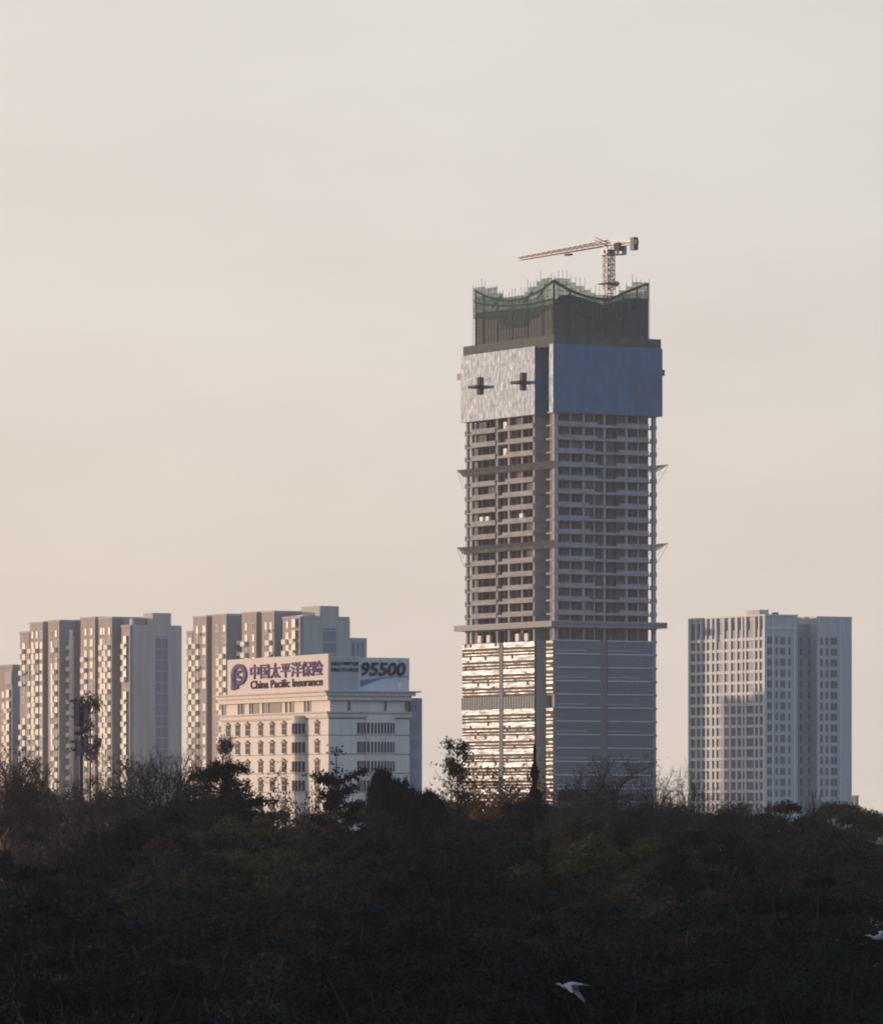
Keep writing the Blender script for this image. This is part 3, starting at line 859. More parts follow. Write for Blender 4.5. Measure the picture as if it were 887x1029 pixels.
# roof bits
e = MB(); e.box(H.v(763, 3), H.v(772, 3), 3, H.u(750, H.v(763, 3)), ztH, H.z(612.5), 'tile_grey'); e.build('roof_room', hroot)
e = MB(); e.box(H.v(779, 2), H.v(782, 2), 2, 4, ztH, H.z(615), 'roof_dark'); e.build('chimney', hroot)
e = MB()
e.box(-.25, v1H + .1, -.25, uHe, ztH + .003, ztH + .5, 'tile_white'); e.box(v3a - .1, v3b + .1, .85, uHe - 2, H.z(621, v3a, 1) + .003, H.z(621, v3a, 1) + .5, 'tile_white')
e.build('parapet', hroot)
# left-hand face: piers, spandrels, recessed glass
pier_px = [693, 699.8, 705, 710.0, 715, 719.5, 727.5, 734, 740.6, 746, 749.5, 758.5, 763, 768]
pier_w = [1.1, .8, .8, .8, 1.1, 1.0, .9, 1.1, .9, .8, 1.0, .7, .7, 1.1]
for p, w_ in zip(pier_px, pier_w):
    u = H.u(p, 0); a = MB(); a.box(-.3, .34, u - w_ * .5, u + w_ * .5, 0, ztH - .02, 'tile_white'); a.build('pier', hroot)
pw = {}
for i in range(len(pier_px) - 1):
    ua, ub = H.u(pier_px[i + 1], 0) + pier_w[i + 1] * .5, H.u(pier_px[i], 0) - pier_w[i] * .5
    wd = ub - ua
    if wd < .5: continue
    pr = MB(); pr.box(-wd / 2 + .05, wd / 2 - .05, -.25, .2, 0, 2.3, 'hotel_glass')
    sp = MB(); sp.box(-wd / 2, wd / 2, -.55, .2, 0, FHh - 2.35, 'tile_white')
    for r in range(19):
        z = H.z(640) - r * FHh
        if z < 3: continue
        if i == 5 and r == 0: continue
        rH.put('window', pr, 'L', (.34, (ua + ub) / 2, z)); rH.put('spandrel', sp, 'L', (.34, (ua + ub) / 2, z - FHh + 2.33))
    zt1 = H.z(628)
    q = MB(); q.box(-wd / 2 + .05, wd / 2 - .05, 0, .2, 0, 3.6, 'hotel_glass' ); rH.put('top_window', q, 'L', (.34, (ua + ub) / 2, zt1 - 2.2))
# right-hand faces
def hw(px0, px1, u, r0=0, h=2.1, glass='hotel_glass'):
    va, vb = H.v(px0, u), H.v(px1, u); w = vb - va
    pr = win_proto(w, h, glass, 'tile_grey', .1, .1, 1 if w > 1.4 else 0)
    for r in range(r0, 19):
        z = H.z(647, 0, u) - r * FHh
        if z > 3: rH.put('window', pr, 'R', ((va + vb) / 2, u - .003, z))
for a_, b_ in ((769.9, 775.6), (778.2, 780.8), (783.2, 788.2), (791.2, 793.6)): hw(a_ + .6, b_ + .3, 0)
for a_, b_ in ((823.8, 826.2), (829.2, 831.8), (834.4, 840.8)): hw(a_, b_, 1.0)
for a_, b_ in ((803, 806), (811.5, 814), (815.5, 818)): hw(a_, b_, u_rec)
va = H.v(769.9, 0)
e = MB()
for p in (775.9, 797.5): v = H.v(p); e.box(v - .25, v + .25, -.3, -.003, 0, ztH - .1, 'tile_white')
for p in (822, 843.5, 854.6): v = H.v(p, 1); e.box(v - .2, v + .2, .7, .997, 0, H.z(622, v3a, 1) - .1, 'tile_white')
e.box(.4, v1H - .1, -.2, -.003, H.z(632), H.z(630), 'tile_white'); e.build('facade_rib', hroot)
rH.flush(hroot)

# ------------------------------------------------------------------ cream office block with rooftop boards
I = Frame(330, 1065, 66)
io = empty('office_block', (*I.O, 0), I.rz, 'cream office block with arched small windows below two rooftop advertising boards', 'office building')
uI = I.u(222.5, 0); vI = I.v(411.5)
ztI = I.z(696)
w_ = MB()
w_.box(0, vI, 0, uI, 0, I.z(719), 'cream_stone')
w_.box(.5, vI - .3, .5, uI - .5, I.z(719), I.z(702), 'cream_stone')
w_.build('wall', io)
t_ = MB()
t_.box(-1.3, vI + 1.8, -1.3, uI + 1.0, I.z(695.5), I.z(694), 'cream_trim')
t_.box(-.8, vI + .9, -.8, uI + .5, I.z(699), I.z(695.5) - .003, 'cream_stone')
t_.box(-.3, vI + .3, -.3, uI + .2, I.z(703.5), I.z(699) - .003, 'cream_stone')
t_.build('cornice', io)
t_ = MB(); t_.box(-.7, vI + .4, -.7, uI + .3, I.z(716.5), I.z(715), 'cream_trim'); t_.box(-.35, vI + .2, -.35, uI + .2, I.z(720.5), I.z(716.5) - .003, 'cream_stone')
for y in (722.0, 738.7, 757.8, 777, 796):
    t_.box(-.07, vI + .07, -.07, uI + .07, I.z(y) - .06, I.z(y) + .06, 'window_recess')
t_.build('string_course', io)
# frieze storey: openings and pillars
rI = Repeats()
for a_, b_ in ((224, 227), (240, 241.8), (243.5, 245.5), (251.5, 253), (254, 260.5), (264.5, 268.5), (270.5, 283), (287.5, 289), (292, 295.5), (306.5, 309), (310.2, 312.6)):
    ua, ub = I.u(b_, .5), I.u(a_, .5)
    p = MB(); p.box(-(ub - ua) / 2, (ub - ua) / 2, -.06, .1, 0, 2.0, 'window_recess'); p.box(-(ub - ua) / 2 - .12, -(ub - ua) / 2, -.25, .1, 0, 2.0, 'cream_stone')
    rI.put('frieze_opening', p, 'L', (.5, (ua + ub) / 2, I.z(714.3)))
for p_ in (350.5, 387, 408):
    p = MB(); p.box(-.35, .35, -.12, .1, 0, 2.0, 'cream_trim'); p.box(-.2, .2, -.16, -.121, .1, 1.9, 'window_recess'); rI.put('frieze_opening', p, 'R', (I.v(p_, .5), .5, I.z(714.3)))
# windows with curved hoods
def hood_win():
    m = MB(); w, h = 1.7, 1.95
    m.box(-w / 2, w / 2, -.1, .1, 0, h, 'dark_window')
    m.box(-w / 2 - .22, -w / 2, -.12, .1, 0, h, 'window_recess'); m.box(w / 2, w / 2 + .22, -.12, .1, 0, h, 'window_recess')
    m.box(-.05, .05, -.13, -.103, 0, h, 'cream_trim'); m.box(-w / 2, w / 2, -.13, -.103, h * .55, h * .55 + .1, 'cream_trim')
    m.box(-w / 2 - .3, w / 2 + .3, -.3, .1, -.2, -.02, 'cream_stone')
    pts = [(-w / 2 - .45, h), (-w / 2 - .3, h + .22), (-.35, h + .45), (0, h + .68), (.35, h + .45), (w / 2 + .3, h + .22), (w / 2 + .45, h)]
    n = len(pts)
    m.poly([(x, -.3, z) for x, z in pts], 'window_recess')
    for i in range(n):
        a_, b_ = pts[i], pts[(i + 1) % n]
        m.quad((a_[0], -.3, a_[1]), (b_[0], -.3, b_[1]), (b_[0], .05, b_[1]), (a_[0], .05, a_[1]), 'window_recess')
    return m
HWp = hood_win()
rows = [I.z(737.0), I.z(756.2), I.z(775.6), I.z(795)]
for z in rows + [rows[-1] - 3.6 * (i + 1) for i in range(4)]:
    for p_ in (229.5, 239, 249, 262, 273.7, 285.6, 318.8):
        rI.put('window', HWp, 'L', (0, I.u(p_, 0), z))
# curved bays
def bay(px0, px1, face, name, depth, n=8):
    a = MB()
    if face == 'L': c0, c1 = I.u(px1, 0), I.u(px0, 0)
    else: c0, c1 = I.v(px0, 0), I.v(px1, 0)
    mid, hw_ = (c0 + c1) / 2, (c1 - c0) / 2
    pts = []
    if face == 'L': mid, hw_ = I.u(303.5, 0), depth; c0, c1 = mid - hw_, mid + hw_
    for i in range(n + 1):
        t = -math.cos(math.pi * (.02 + .96 * i / n)) if face == 'L' else -1 + 2 * i / n; pts.append((mid + hw_ * t, -depth * math.sqrt(max(0, 1 - t * t * (1 if face == 'L' else .95)))))
    pts = [(c0, 0.2)] + pts + [(c1, .2)]
    f = [(q[1], q[0]) for q in pts] if face == 'L' else pts
    a.prism(f, 0, I.z(718.5), 'cream_stone')
    o = a.build(name, io)
    return pts, f
ptsL, fL = bay(293, 308, 'L', 'curved_bay', 1.9)
ptsR, fR = bay(367.5, 396, 'R', 'curved_bay', 1.0, 9)
def pane_between(f, i, zs, frac=(.15, .85), h=2.0, name='window'):
    A_, B_ = Vector(f[i]), Vector(f[i + 1]); nn = Vector((B_.y - A_.y, -(B_.x - A_.x))).normalized()
    P, Q = A_.lerp(B_, frac[0]), A_.lerp(B_, frac[1]); 
    cen = Vector((sum(p[0] for p in f) / len(f), sum(p[1] for p in f) / len(f)))
    if (P - cen).dot(nn) < 0: nn = -nn
    P2, Q2 = P + nn * .06, Q + nn * .06
    for z in zs:
        a = MB(); a.prism([tuple(P - nn * .05), tuple(Q - nn * .05), tuple(Q2), tuple(P2)], z, z + h, 'dark_window')
        a.prism([tuple(P + nn * .061), tuple(Q + nn * .061), tuple(Q + nn * .3), tuple(P + nn * .3)], z - .25, z - .1, 'cream_trim')
        a.build(name, io)
for i in range(1, 9):
    pane_between(fL, i, rows, (.12, .88))
for i in range(1, 10):
    pane_between(fR, i, rows, (.2, .8))
pR = win_proto(1.0, 2.0, 'dark_window', 'cream_trim', .1, .08, 1)
for z in rows:
    for p_ in (361.2, 365.2): rI.put('window', pR, 'R', (I.v(p_, 0), 0, z))
rI.flush(io)
# rear wing seen behind the right-hand side
e = MB(); vr0, vr1 = I.v(411.8, 3), I.v(424, 3); e.box(vr0 + .003, vr1, 3, uI - 8, 0, I.z(701.5, vr0, 3), 'shade_violet')
for r in range(9):
    z = I.z(709, vr0, 3) - r * 3.6 + .8
    e.box(vr0 + .2, vr0 + 1.6, 2.93, 2.997, z - 1.9, z, 'stair_glass')
e.build('rear_wing', io)

# rooftop boards
def text_part(name, body, size, m, parent, loc, rot, extrude=.12, offset=0.0, sx=1.0, shear=0.0, width=None, height=None):
    c = bpy.data.curves.new(name, 'FONT'); c.body = body; c.size = size; c.extrude = extrude; c.offset = offset; c.shear = shear
    c.resolution_u = 3
    o = bpy.data.objects.new(name, c); col.objects.link(o)
    bpy.context.view_layer.update()
    me = bpy.data.meshes.new_from_object(o.evaluated_get(bpy.context.evaluated_depsgraph_get()))
    bpy.data.objects.remove(o)
    co = np.empty(len(me.vertices) * 3); me.vertices.foreach_get('co', co); co = co.reshape(-1, 3)
    lo, hi = co.min(0), co.max(0)
    co[:, 0] -= lo[0]; co[:, 1] -= lo[1]
    if width: co[:, 0] *= width / (hi[0] - lo[0])
    if height: co[:, 1] *= height / (hi[1] - lo[1])
    me.vertices.foreach_set('co', co.reshape(-1)); me.materials.clear(); me.materials.append(MATS[m]); me.update()
    o = bpy.data.objects.new(name, me); col.objects.link(o); o.parent = parent; o.location = loc; o.rotation_euler = rot
    return o
zb0 = I.z(693.8)
bl = empty('advertising_board', (*I.O, zb0), I.rz, 'cream rooftop board with purple Chinese characters and a round purple emblem', 'billboard', 'boards on the office roof')
vf = -.3
ub1, ub0 = I.u(228.5, vf), I.u(330, vf) + .15
bz = I.z(657) - zb0
a = MB(); a.box(vf, vf + .5, ub0, ub1, 0.0, bz, 'board_cream'); a.build('board', bl)
a = MB()
for q in range(8):
    u = ub0 + (ub1 - ub0) * (q + .5) / 8; a.tube((vf + .6, u, 0), (vf + .6, u, bz - .2), .1, .1, 'steel_dark'); a.tube((vf + .6, u, bz - .4), (vf + 3.5, u, 0.05), .08, .08, 'steel_dark')
a.build('support', bl)
rotL = Matrix.Rotation(R(-90), 4, 'Z') @ Matrix.Rotation(R(90), 4, 'X'); rl = rotL.to_euler()
rr_ = (R(90), 0, 0)
def zat(py, u): return I.z(py, vf, u) - zb0
u_t0, u_t1 = I.u(252.0, vf), I.u(324.5, vf)
text_part('characters', '中国太平洋保险', 3, 'letter_purple', bl, (vf - .12, u_t0, I.z(677) - zb0 - .35), rl, .10, .03, width=u_t0 - u_t1, height=2.9)
text_part('english_lettering', 'China Pacific Insurance', 2, 'letter_dark', bl, (vf - .08, u_t0, I.z(688.9) - zb0), rl, .06, .04, width=u_t0 - u_t1, height=1.6)
# emblem
uc0, uc1 = I.u(233, vf), I.u(248.5, vf); ew = uc0 - uc1; 
a = MB(); em = lambda x, z: (vf - .28, uc0 - x * ew, I.z(693.6) - zb0 + .85 + z * 4.9)
N_ = 28
def ringpts(cx_, cz_, rx, rz_, a0, a1, n): return [(cx_ + rx * math.cos(a0 + (a1 - a0) * i / n), cz_ + rz_ * math.sin(a0 + (a1 - a0) * i / n)) for i in range(n + 1)]
def strip(o_, i_, m):
    for i in range(len(o_) - 1):
        q = [o_[i], o_[i + 1], i_[i + 1], i_[i]]
        a.poly([em(*p) for p in q], m)
        bk = [(vf - .01, em(*p)[1], em(*p)[2]) for p in q]
        a.quad(em(*q[0]), em(*q[1]), bk[1], bk[0], m); a.quad(em(*q[2]), em(*q[3]), bk[3], bk[2], m)
strip(ringpts(.5, .6, .5, .42, R(-115), R(225), 26), ringpts(.5, .6, .30, .245, R(-115), R(225), 26), 'letter_purple')
strip(ringpts(.52, .6, .22, .17, R(50), R(310), 16), ringpts(.52, .6, .09, .065, R(50), R(310), 16), 'letter_purple')
strip([(.02, .45), (.02, .0)], [(.24, .5), (.24, .0)], 'letter_purple')
strip([(.30, .25), (.30, .02)], [(.46, .20), (.46, .06)], 'letter_purple')
a.build('emblem', bl)

br = empty('advertising_board', (*I.O, zb0), I.rz, 'grey slatted rooftop board carrying the dark number 95500 above a blue swoosh', 'billboard', 'boards on the office roof')
uR = -.3
v_a, v_b = I.v(330.6, uR), I.v(361, uR); v_c = I.v(411, uR)
a = MB(); a.box(v_a + .1, v_b - .003, uR, uR + .4, 0, I.z(659.5) - zb0, 'board_grey'); 
for q in range(26):
    v = v_a + .2 + (v_b - v_a - .3) * q / 26; a.box(v, v + .06, uR - .08, uR - .003, 0.1, I.z(660) - zb0, 'tile_grey')
a.build('slatted_panel', br)
a = MB(); a.box(v_b, v_c, uR, uR + .4, 0, I.z(660.5) - zb0, 'board_grey')
for q in range(6):
    v = v_b + .4 + (v_c - v_b - .5) * q / 5; a.box(v - .1, v + .1, uR - .07, uR - .003, 2, I.z(660.8) - zb0, 'tile_grey')
a.build('board', br)
hn = I.z(664.0) - I.z(681.0)
vt = I.v(362.5, uR)
text_part('number', '95500', 3, 'letter_navy', br, (vt, uR - .2, I.z(679.0) - zb0), rr_, .15, .07, width=I.v(407, uR) - vt, height=hn * .82, shear=.15)
for i, s_ in enumerate(('中国太平洋财产保险', '中国太平洋人寿保险')):
    text_part('small_lettering', s_, 1, 'letter_navy', br, (I.v(332, uR), uR - .12, I.z(668.8 + 6 * i) - zb0), rr_, .05, .03, width=I.v(360, uR) - I.v(332, uR), height=.72)
a = MB()
n = 12; up = []; lo = []
for i in range(n + 1):
    t = i / n; v = v_b + .1 + (v_c - v_b - .4) * t
    up.append((v, I.z(683.5 - 4.5 * math.sin(t * 1.6)) - zb0)); lo.append((v, I.z(690.5 - 11 * math.sin(min(1, t * 1.35) * 1.57) + 0.2) - zb0 - .05))
for i in range(n):
    a.quad((up[i][0], uR - .05, up[i][1]), (up[i + 1][0], uR - .05, up[i + 1][1]), (lo[i + 1][0], uR - .05, min(lo[i + 1][1], up[i + 1][1] - .03)), (lo[i][0], uR - .05, min(lo[i][1], up[i][1] - .03)), 'swoosh_blue')
a.build('swoosh', br)
a = MB(); v = I.v(401, uR); zz = I.z(692) - zb0
a.tube((v, uR - .1, zz + .7), (v, uR - .02, zz + .7), .5, .5, 'apt_white', 10); a.box(v - .15, v + .3, uR - .1, uR - .02, zz - .2, zz + .3, 'apt_white'); a.build('small_emblem', br)
a = MB()
for q in range(6):
    v = v_a + (v_c - v_a) * (q + .5) / 6; a.tube((v, uR + .5, 0), (v, uR + .5, I.z(661) - zb0), .1, .1, 'steel_dark')
a.build('support', br)

# tiny far building over the trees at the right
K = Frame(859, 2600, 40)
k = empty('distant_building', (*K.O, 0), K.rz, 'tiny tan building far away, just above the treetops', 'building')
a = MB(); a.box(0, K.v(862.5), 0, 8, 0, K.z(801), 'apt_pink'); a.build('wall', k)
a = MB(); a.box(-.2, K.v(862.5) + .2, -.2, 8.2, K.z(801) + .003, K.z(801) + .7, 'apt_grey'); a.build('roof', k)
for r in range(4):
    a = MB(); a.box(1, K.v(862.5) - 1, -.15, -.003, K.z(803) - r * 3.2 - 1.5, K.z(803) - r * 3.2, 'stair_glass'); a.build('window', k)

# slab block beyond the left border whose shadow falls low across the grey tower block
X_, Y_ = -196.0, 1836.0
sb = empty('slab_block', (X_, Y_, 0), R(-SUN_AZ + 90 + 30) if False else R(30 - 60), 'plain slab tower beyond the left border of the photo', 'apartment block')
a = MB(); a.box(-14, 14, -13, 13, 0, 66, 'apt_grey'); a.build('wall', sb)
a = MB(); a.box(-14.4, 14.4, -13.4, 13.4, 66.003, 67, 'apt_grey_dark'); a.box(-4, 4, -4, 4, 67, 70, 'apt_grey'); a.build('roof', sb)
rs = Repeats()
for r in range(20):
    for q in range(-2, 3): rs.put('window', W1, 'R', (q * 5.0, -13, 63 - 3.1 * r - 1.5)); rs.put('window', W1, 'L', (-14, q * 4.6, 63 - 3.1 * r - 1.5))
rs.flush(sb)


# ------------------------------------------------------------------ trees
class Tubes:
    """branch segments turned into one mesh with numpy"""
    def __init__(s): s.a = []; s.b = []; s.r0 = []; s.r1 = []
    def seg(s, a, b, r0, r1): s.a.append(tuple(a)); s.b.append(tuple(b)); s.r0.append(r0); s.r1.append(r1)
    def mesh(s, name, m, sides=4):
        a = np.array(s.a); b = np.array(s.b); r0 = np.array(s.r0); r1 = np.array(s.r1)
        d = b - a; d /= np.maximum(np.linalg.norm(d, axis=1, keepdims=True), 1e-6)
        up = np.where(np.abs(d[:, 2:3]) < .9, np.array([[0, 0, 1.]]), np.array([[1., 0, 0]]))
        x = np.cross(d, up); x /= np.linalg.norm(x, axis=1, keepdims=True); y = np.cross(d, x)
        n = len(a); V = np.empty((n, 2 * sides, 3))
        for i in range(sides):
            t = 2 * math.pi * i / sides
            o = math.cos(t) * x + math.sin(t) * y
            V[:, i] = a + o * r0[:, None]; V[:, sides + i] = b + o * r1[:, None]
        Fq = []
        for i in range(sides):
            j = (i + 1) % sides; Fq.append([i, j, sides + j, sides + i])
        Fq = np.array(Fq)[None] + (np.arange(n) * 2 * sides)[:, None, None]
        return quadmesh(name, V.reshape(-1, 3), Fq.reshape(-1, 4), m)
def quadmesh(name, V, Q, m):
    me = bpy.data.meshes.new(name)
    me.vertices.add(len(V)); me.vertices.foreach_set('co', V.astype(np.float32).ravel())
    me.loops.add(Q.size); me.loops.foreach_set('vertex_index', Q.astype(np.int32).ravel())
    me.polygons.add(len(Q)); me.polygons.foreach_set('loop_start', (np.arange(len(Q)) * 4).astype(np.int32))
    me.polygons.foreach_set('loop_total', np.full(len(Q), 4, dtype=np.int32))
    me.update(calc_edges=True); me.materials.append(MATS[m])
    return me
def leaves(name, C_, size, m, rng, flat=0.0, aspect=.6, ldir=None):
    n = len(C_); C_ = np.asarray(C_)
    nrm = rng.normal(size=(n, 3)); nrm[:, 2] += flat * 3 * np.sign(rng.random(n) - .2); nrm /= np.linalg.norm(nrm, axis=1, keepdims=True)
    t = rng.normal(size=(n, 3)) if ldir is None else ldir + rng.normal(size=(n, 3)) * .3
    t -= (t * nrm).sum(1, keepdims=True) * nrm; t /= np.linalg.norm(t, axis=1, keepdims=True)
    b = np.cross(nrm, t); s = size * rng.uniform(.6, 1.4, (n, 1))
    V = np.stack([C_ - t * s, C_ + b * s * aspect, C_ + t * s, C_ - b * s * aspect], 1)
    Q = np.arange(n * 4).reshape(n, 4)
    return quadmesh(name, V.reshape(-1, 3), Q, m)

def grow(T_, tips, rng, p, d, length, r, level, P):
    """recursive limb: wiggling segments, side shoots and a fork at the end"""
    nseg = P['nseg']; q = np.array(p, float); dd = np.array(d, float); dd /= np.linalg.norm(dd)
    for i in range(nseg):
        dd = dd + rng.normal(size=3) * P['wig'] + np.array([0, 0, P['up'][min(level, len(P['up']) - 1)]])
        dd /= np.linalg.norm(dd)
        e = q + dd * length / nseg; rr = r * (1 - (1 - P['taper']) * (i + 1) / nseg)
        T_.seg(q, e, r * (1 - (1 - P['taper']) * i / nseg), rr)
        if level >= P['levels'] - P.get('tiplev', 1): tips.append(tuple(e))
        if level < P['levels'] and i >= P.get('first', 0) and i < nseg - 1 or (level < P['levels'] and i == nseg - 1):
            ns_ = P['side'] if i < nseg - 1 else P['fork']
            for _ in range(ns_):
                ax = rng.normal(size=3); ax -= ax.dot(dd) * dd; ax /= np.linalg.norm(ax)
                an = R(rng.uniform(*P['ang'])); nd = dd * math.cos(an) + ax * math.sin(an)
                grow(T_, tips, rng, e, nd, length * rng.uniform(*P['len']), max(rr * P['rad'], P['rmin']), level + 1, P)
        q = e

def clump(tips, rng, n, sig, flat=.7):
    t = np.array(tips); idx = rng.integers(0, len(t), n)
    # tips carry different amounts of leaves so that gaps stay open
    wgt = rng.random(len(t)) ** 1.2; pr = wgt / wgt.sum(); idx = rng.choice(len(t), n, p=pr)
    return t[idx] + rng.normal(size=(n, 3)) * np.array([sig, sig, sig * flat])

KINDS = {}
def kind(name, trunk_me, crown_me): KINDS.setdefault(name, []).append((trunk_me, crown_me))

# spreading broadleaf crowns (about 14 m tall, 10 m wide)
def broadleaf(name, seed, leafmat, nleaf, lsize, sig=.42, bare=False, spread=1.0, nb=46, gap=.0):
    rng = np.random.default_rng(seed); T_ = Tubes(); h0 = 4.2; cz = 8.6; RX, RZ = 5.2, 4.4
    T_.seg((0, 0, -.2), (0.1, 0, h0 * .5), .34, .30); T_.seg((.1, 0, h0 * .5), (0, .1, h0 + 1), .30, .24)
    pts = []; cs = []
    for i in range(nb):      # clumps sit over the upper shell of an uneven crown, a few inside
        f = (i + .5) / nb; ph = i * 2.39996 + rng.normal() * .25; ct = 1 - f * 1.35; st_ = math.sqrt(max(0, 1 - ct * ct))
        rr = rng.uniform(.72, 1.08) if i % 5 else rng.uniform(.3, .6)
        c = np.array([math.cos(ph) * st_ * RX * rr, math.sin(ph) * st_ * RX * rr, cz + ct * RZ * rr]); cs.append(c)
    wts = rng.uniform(.45, 1.5, nb); wts /= wts.sum()
    for c, w in zip(cs, wts):
        br = rng.uniform(.75, 1.35); n = int(nleaf * w)
        d = rng.normal(size=(n, 3)); d /= np.linalg.norm(d, axis=1, keepdims=True); d[:, 2] = np.where(d[:, 2] < -.3, -d[:, 2] * .6, d[:, 2])
        rad = br * (1 - .55 * rng.random((n, 1)) ** 1.6) * (1 + .22 * np.sin(d[:, :1] * 5 + seed) * np.cos(d[:, 1:2] * 4))
        pts.append(c + d * rad * np.array([1, 1, .72]) + rng.normal(size=(n, 3)) * .07)
        p = np.array([0, 0, h0 + rng.uniform(0, 1.2)]); q = c * np.array([.45, .45, 1]) + np.array([0, 0, -1.6]); q[2] = max(q[2] * .8, h0 + 1.2)
        T_.seg(p, q, .12, .085); T_.seg(q, c, .085, .035)
        for _ in range(9):
            dd = rng.normal(size=3); dd[2] = abs(dd[2]) + .2; dd /= np.linalg.norm(dd); e = c + dd * br * rng.uniform(.5, 1.2); T_.seg(c, e, .025, .01)
    kind(name, T_.mesh('trunk', 'bark'), leaves('crown', np.concatenate(pts), lsize, leafmat, rng))
def openleaf(name, seed, leafmat, nleaf, lsize, sig=.42, spread=1.0):
    rng = np.random.default_rng(seed); T_ = Tubes(); tips = []
    P = dict(nseg=3, wig=.20, up=(0, .03, .02, .0, -.02), taper=.62, levels=4, side=1, fork=2, ang=(22, 58), len=(.58, .82), rad=.66, rmin=.018, first=0, tiplev=1)
    h0 = 5.6; T_.seg((0, 0, -.2), (0.1, 0, h0 * .5), .34, .30); T_.seg((.1, 0, h0 * .5), (0, .1, h0), .30, .27)
    for i in range(5):
        a = 2 * math.pi * i / 5 + rng.uniform(-.4, .4); tilt = R(rng.uniform(25, 55)) if i else R(8)
        grow(T_, tips, rng, (0, 0, h0 - rng.uniform(0, .6)), (math.cos(a) * math.sin(tilt), math.sin(a) * math.sin(tilt), math.cos(tilt)), rng.uniform(2.9, 3.8), .15, 0, P)
    kind(name, T_.mesh('trunk', 'bark'), leaves('crown', clump(tips, rng, nleaf, sig), lsize, leafmat, rng))
for s_ in range(3): broadleaf('dark', 10 + s_, 'leaf_dark', 44000, .085)
for s_ in range(3): broadleaf('brown', 20 + s_, 'leaf_brown', 32000, .078, .5)
for s_ in range(3): broadleaf('olive', 30 + s_, 'leaf_olive', 38000, .082)
for s_ in range(2): broadleaf('green', 40 + s_, 'leaf_green', 46000, .075, .36)
for s_ in range(2): openleaf('sparse', 50 + s_, 'leaf_brown', 3800, .11, .6)
openleaf('pinkleaf', 61, 'leaf_pink', 3200, .13, .5)
openleaf('redleaf', 62, 'leaf_red', 9000, .11, .5)

# bare winter trees with fine twigs
def bare(name, seed, spread=(30, 62), m='bark', levels=5, lean=0, h0=11.5):
    rng = np.random.default_rng(seed); T_ = Tubes(); tips = []
    P = dict(nseg=3, wig=.19, up=(.0, .03, .02, .01, .0, .0), taper=.72, levels=levels, side=1, fork=2, ang=(24, 58), len=(.58, .84), rad=.66, rmin=.014, first=0, tiplev=1)
    T_.seg((0, 0, -.2), (0.1, 0, h0 * .5), .30, .25); T_.seg((.1, 0, h0 * .5), (.2, 0, h0), .25, .2)
    n = 5
    for i in range(n):
        a = 2 * math.pi * i / n + rng.uniform(-.3, .3); tl = R(rng.uniform(*spread))
        grow(T_, tips, rng, (.2, 0, h0 - (i % 2) * 1.2), (math.cos(a) * math.sin(tl) + lean, math.sin(a) * math.sin(tl), math.cos(tl)), rng.uniform(2.2, 3.1), .22, 0, P)
    tm = T_.mesh('trunk', m, 3)
    pts = clump(tips, rng, 500, .35)
    kind(name, tm, leaves('crown', pts, .07, 'leaf_brown', rng))
bare('bare', 71, (38, 70), h0=12); bare('bare', 72, (35, 68), h0=10.5); bare('bare', 75, (30, 65), h0=10.5); bare('bare_red', 73, (30, 60), 'twig_red', h0=9.5)
bare('feathery', 74, (25, 60), h0=10.5)

# cedar with flat tiers
def cedar(seed, H_=15.0, tiers=15):
    rng = np.random.default_rng(seed); T_ = Tubes(); pts = []; dirs = []
    T_.seg((0, 0, -.2), (0, 0, H_ * .5), .32, .2); T_.seg((0, 0, H_ * .5), (.15, 0, H_), .2, .04)
    for i in range(tiers):
        z = H_ * (.25 + .72 * (i / (tiers - 1)) ** .9) + rng.normal() * .15; L_ = (1 - (z / H_) ** 5) * 4.6 + 1.0
        nb = 6
        for j in range(nb):
            a = 2 * math.pi * j / nb + rng.uniform(-.5, .5); ll = L_ * rng.uniform(.55, 1.2)
            p = np.array([0, 0, z]); p = p + np.array([0, 0, rng.normal() * .12]); d = np.array([math.cos(a), math.sin(a), .22 + rng.normal() * .12])
            for k_ in range(6):
                d2 = d + np.array([0, 0, -.09 * k_]) + rng.normal(size=3) * .06; e = p + d2 * ll / 6; T_.seg(p, e, .07 * (1 - k_ / 7), .07 * (1 - (k_ + 1) / 7)); p = e
                if k_ > 0:
                    w = ll * .16 * (1.5 - abs(k_ - 3) * .25)
                    n = int(50 * w / .5)
                    c = p + rng.normal(size=(n, 3)) * np.array([w * .6, w * .6, .15]); c[:, 2] -= np.linalg.norm(c[:, :2] - p[:2], axis=1) * .12
                    pts.append(c)
    pts = np.concatenate(pts); kind('cedar', T_.mesh('trunk', 'bark'), leaves('crown', pts, .12, 'needle', rng, flat=.6))
cedar(81)
# open layered conifer with a leader
def layered(seed, H_=14.0):
    rng = np.random.default_rng(seed); T_ = Tubes(); pts = []
    T_.seg((0, 0, -.2), (0, 0, H_), .25, .04)
    zs = np.linspace(H_ * .35, H_ * .86, 8)
    for i, z in enumerate(zs):
        L_ = 3.4 * (1 - .5 * (z / H_) ** 3) * rng.uniform(.75, 1.1)
        for j in range(5):
            a = 2 * math.pi * j / 5 + rng.uniform(-.6, .6); ll = L_ * rng.uniform(.5, 1.2); p = np.array([0, 0, z + rng.normal() * .2])
            for k_ in range(5):
                e = p + np.array([math.cos(a), math.sin(a), .12 + .04 * k_]) * ll / 5 + rng.normal(size=3) * .05; T_.seg(p, e, .05, .04); p = e
                if k_ > 0: pts.append(p + rng.normal(size=(90, 3)) * np.array([.26, .26, .13]))
    for z in (H_ * .93, H_): pts.append(np.array([0, 0, z]) + rng.normal(size=(70, 3)) * np.array([.3, .3, .16]))
    kind('layered', T_.mesh('trunk', 'bark'), leaves('crown', np.concatenate(pts), .10, 'needle', rng, flat=.3))
layered(82)
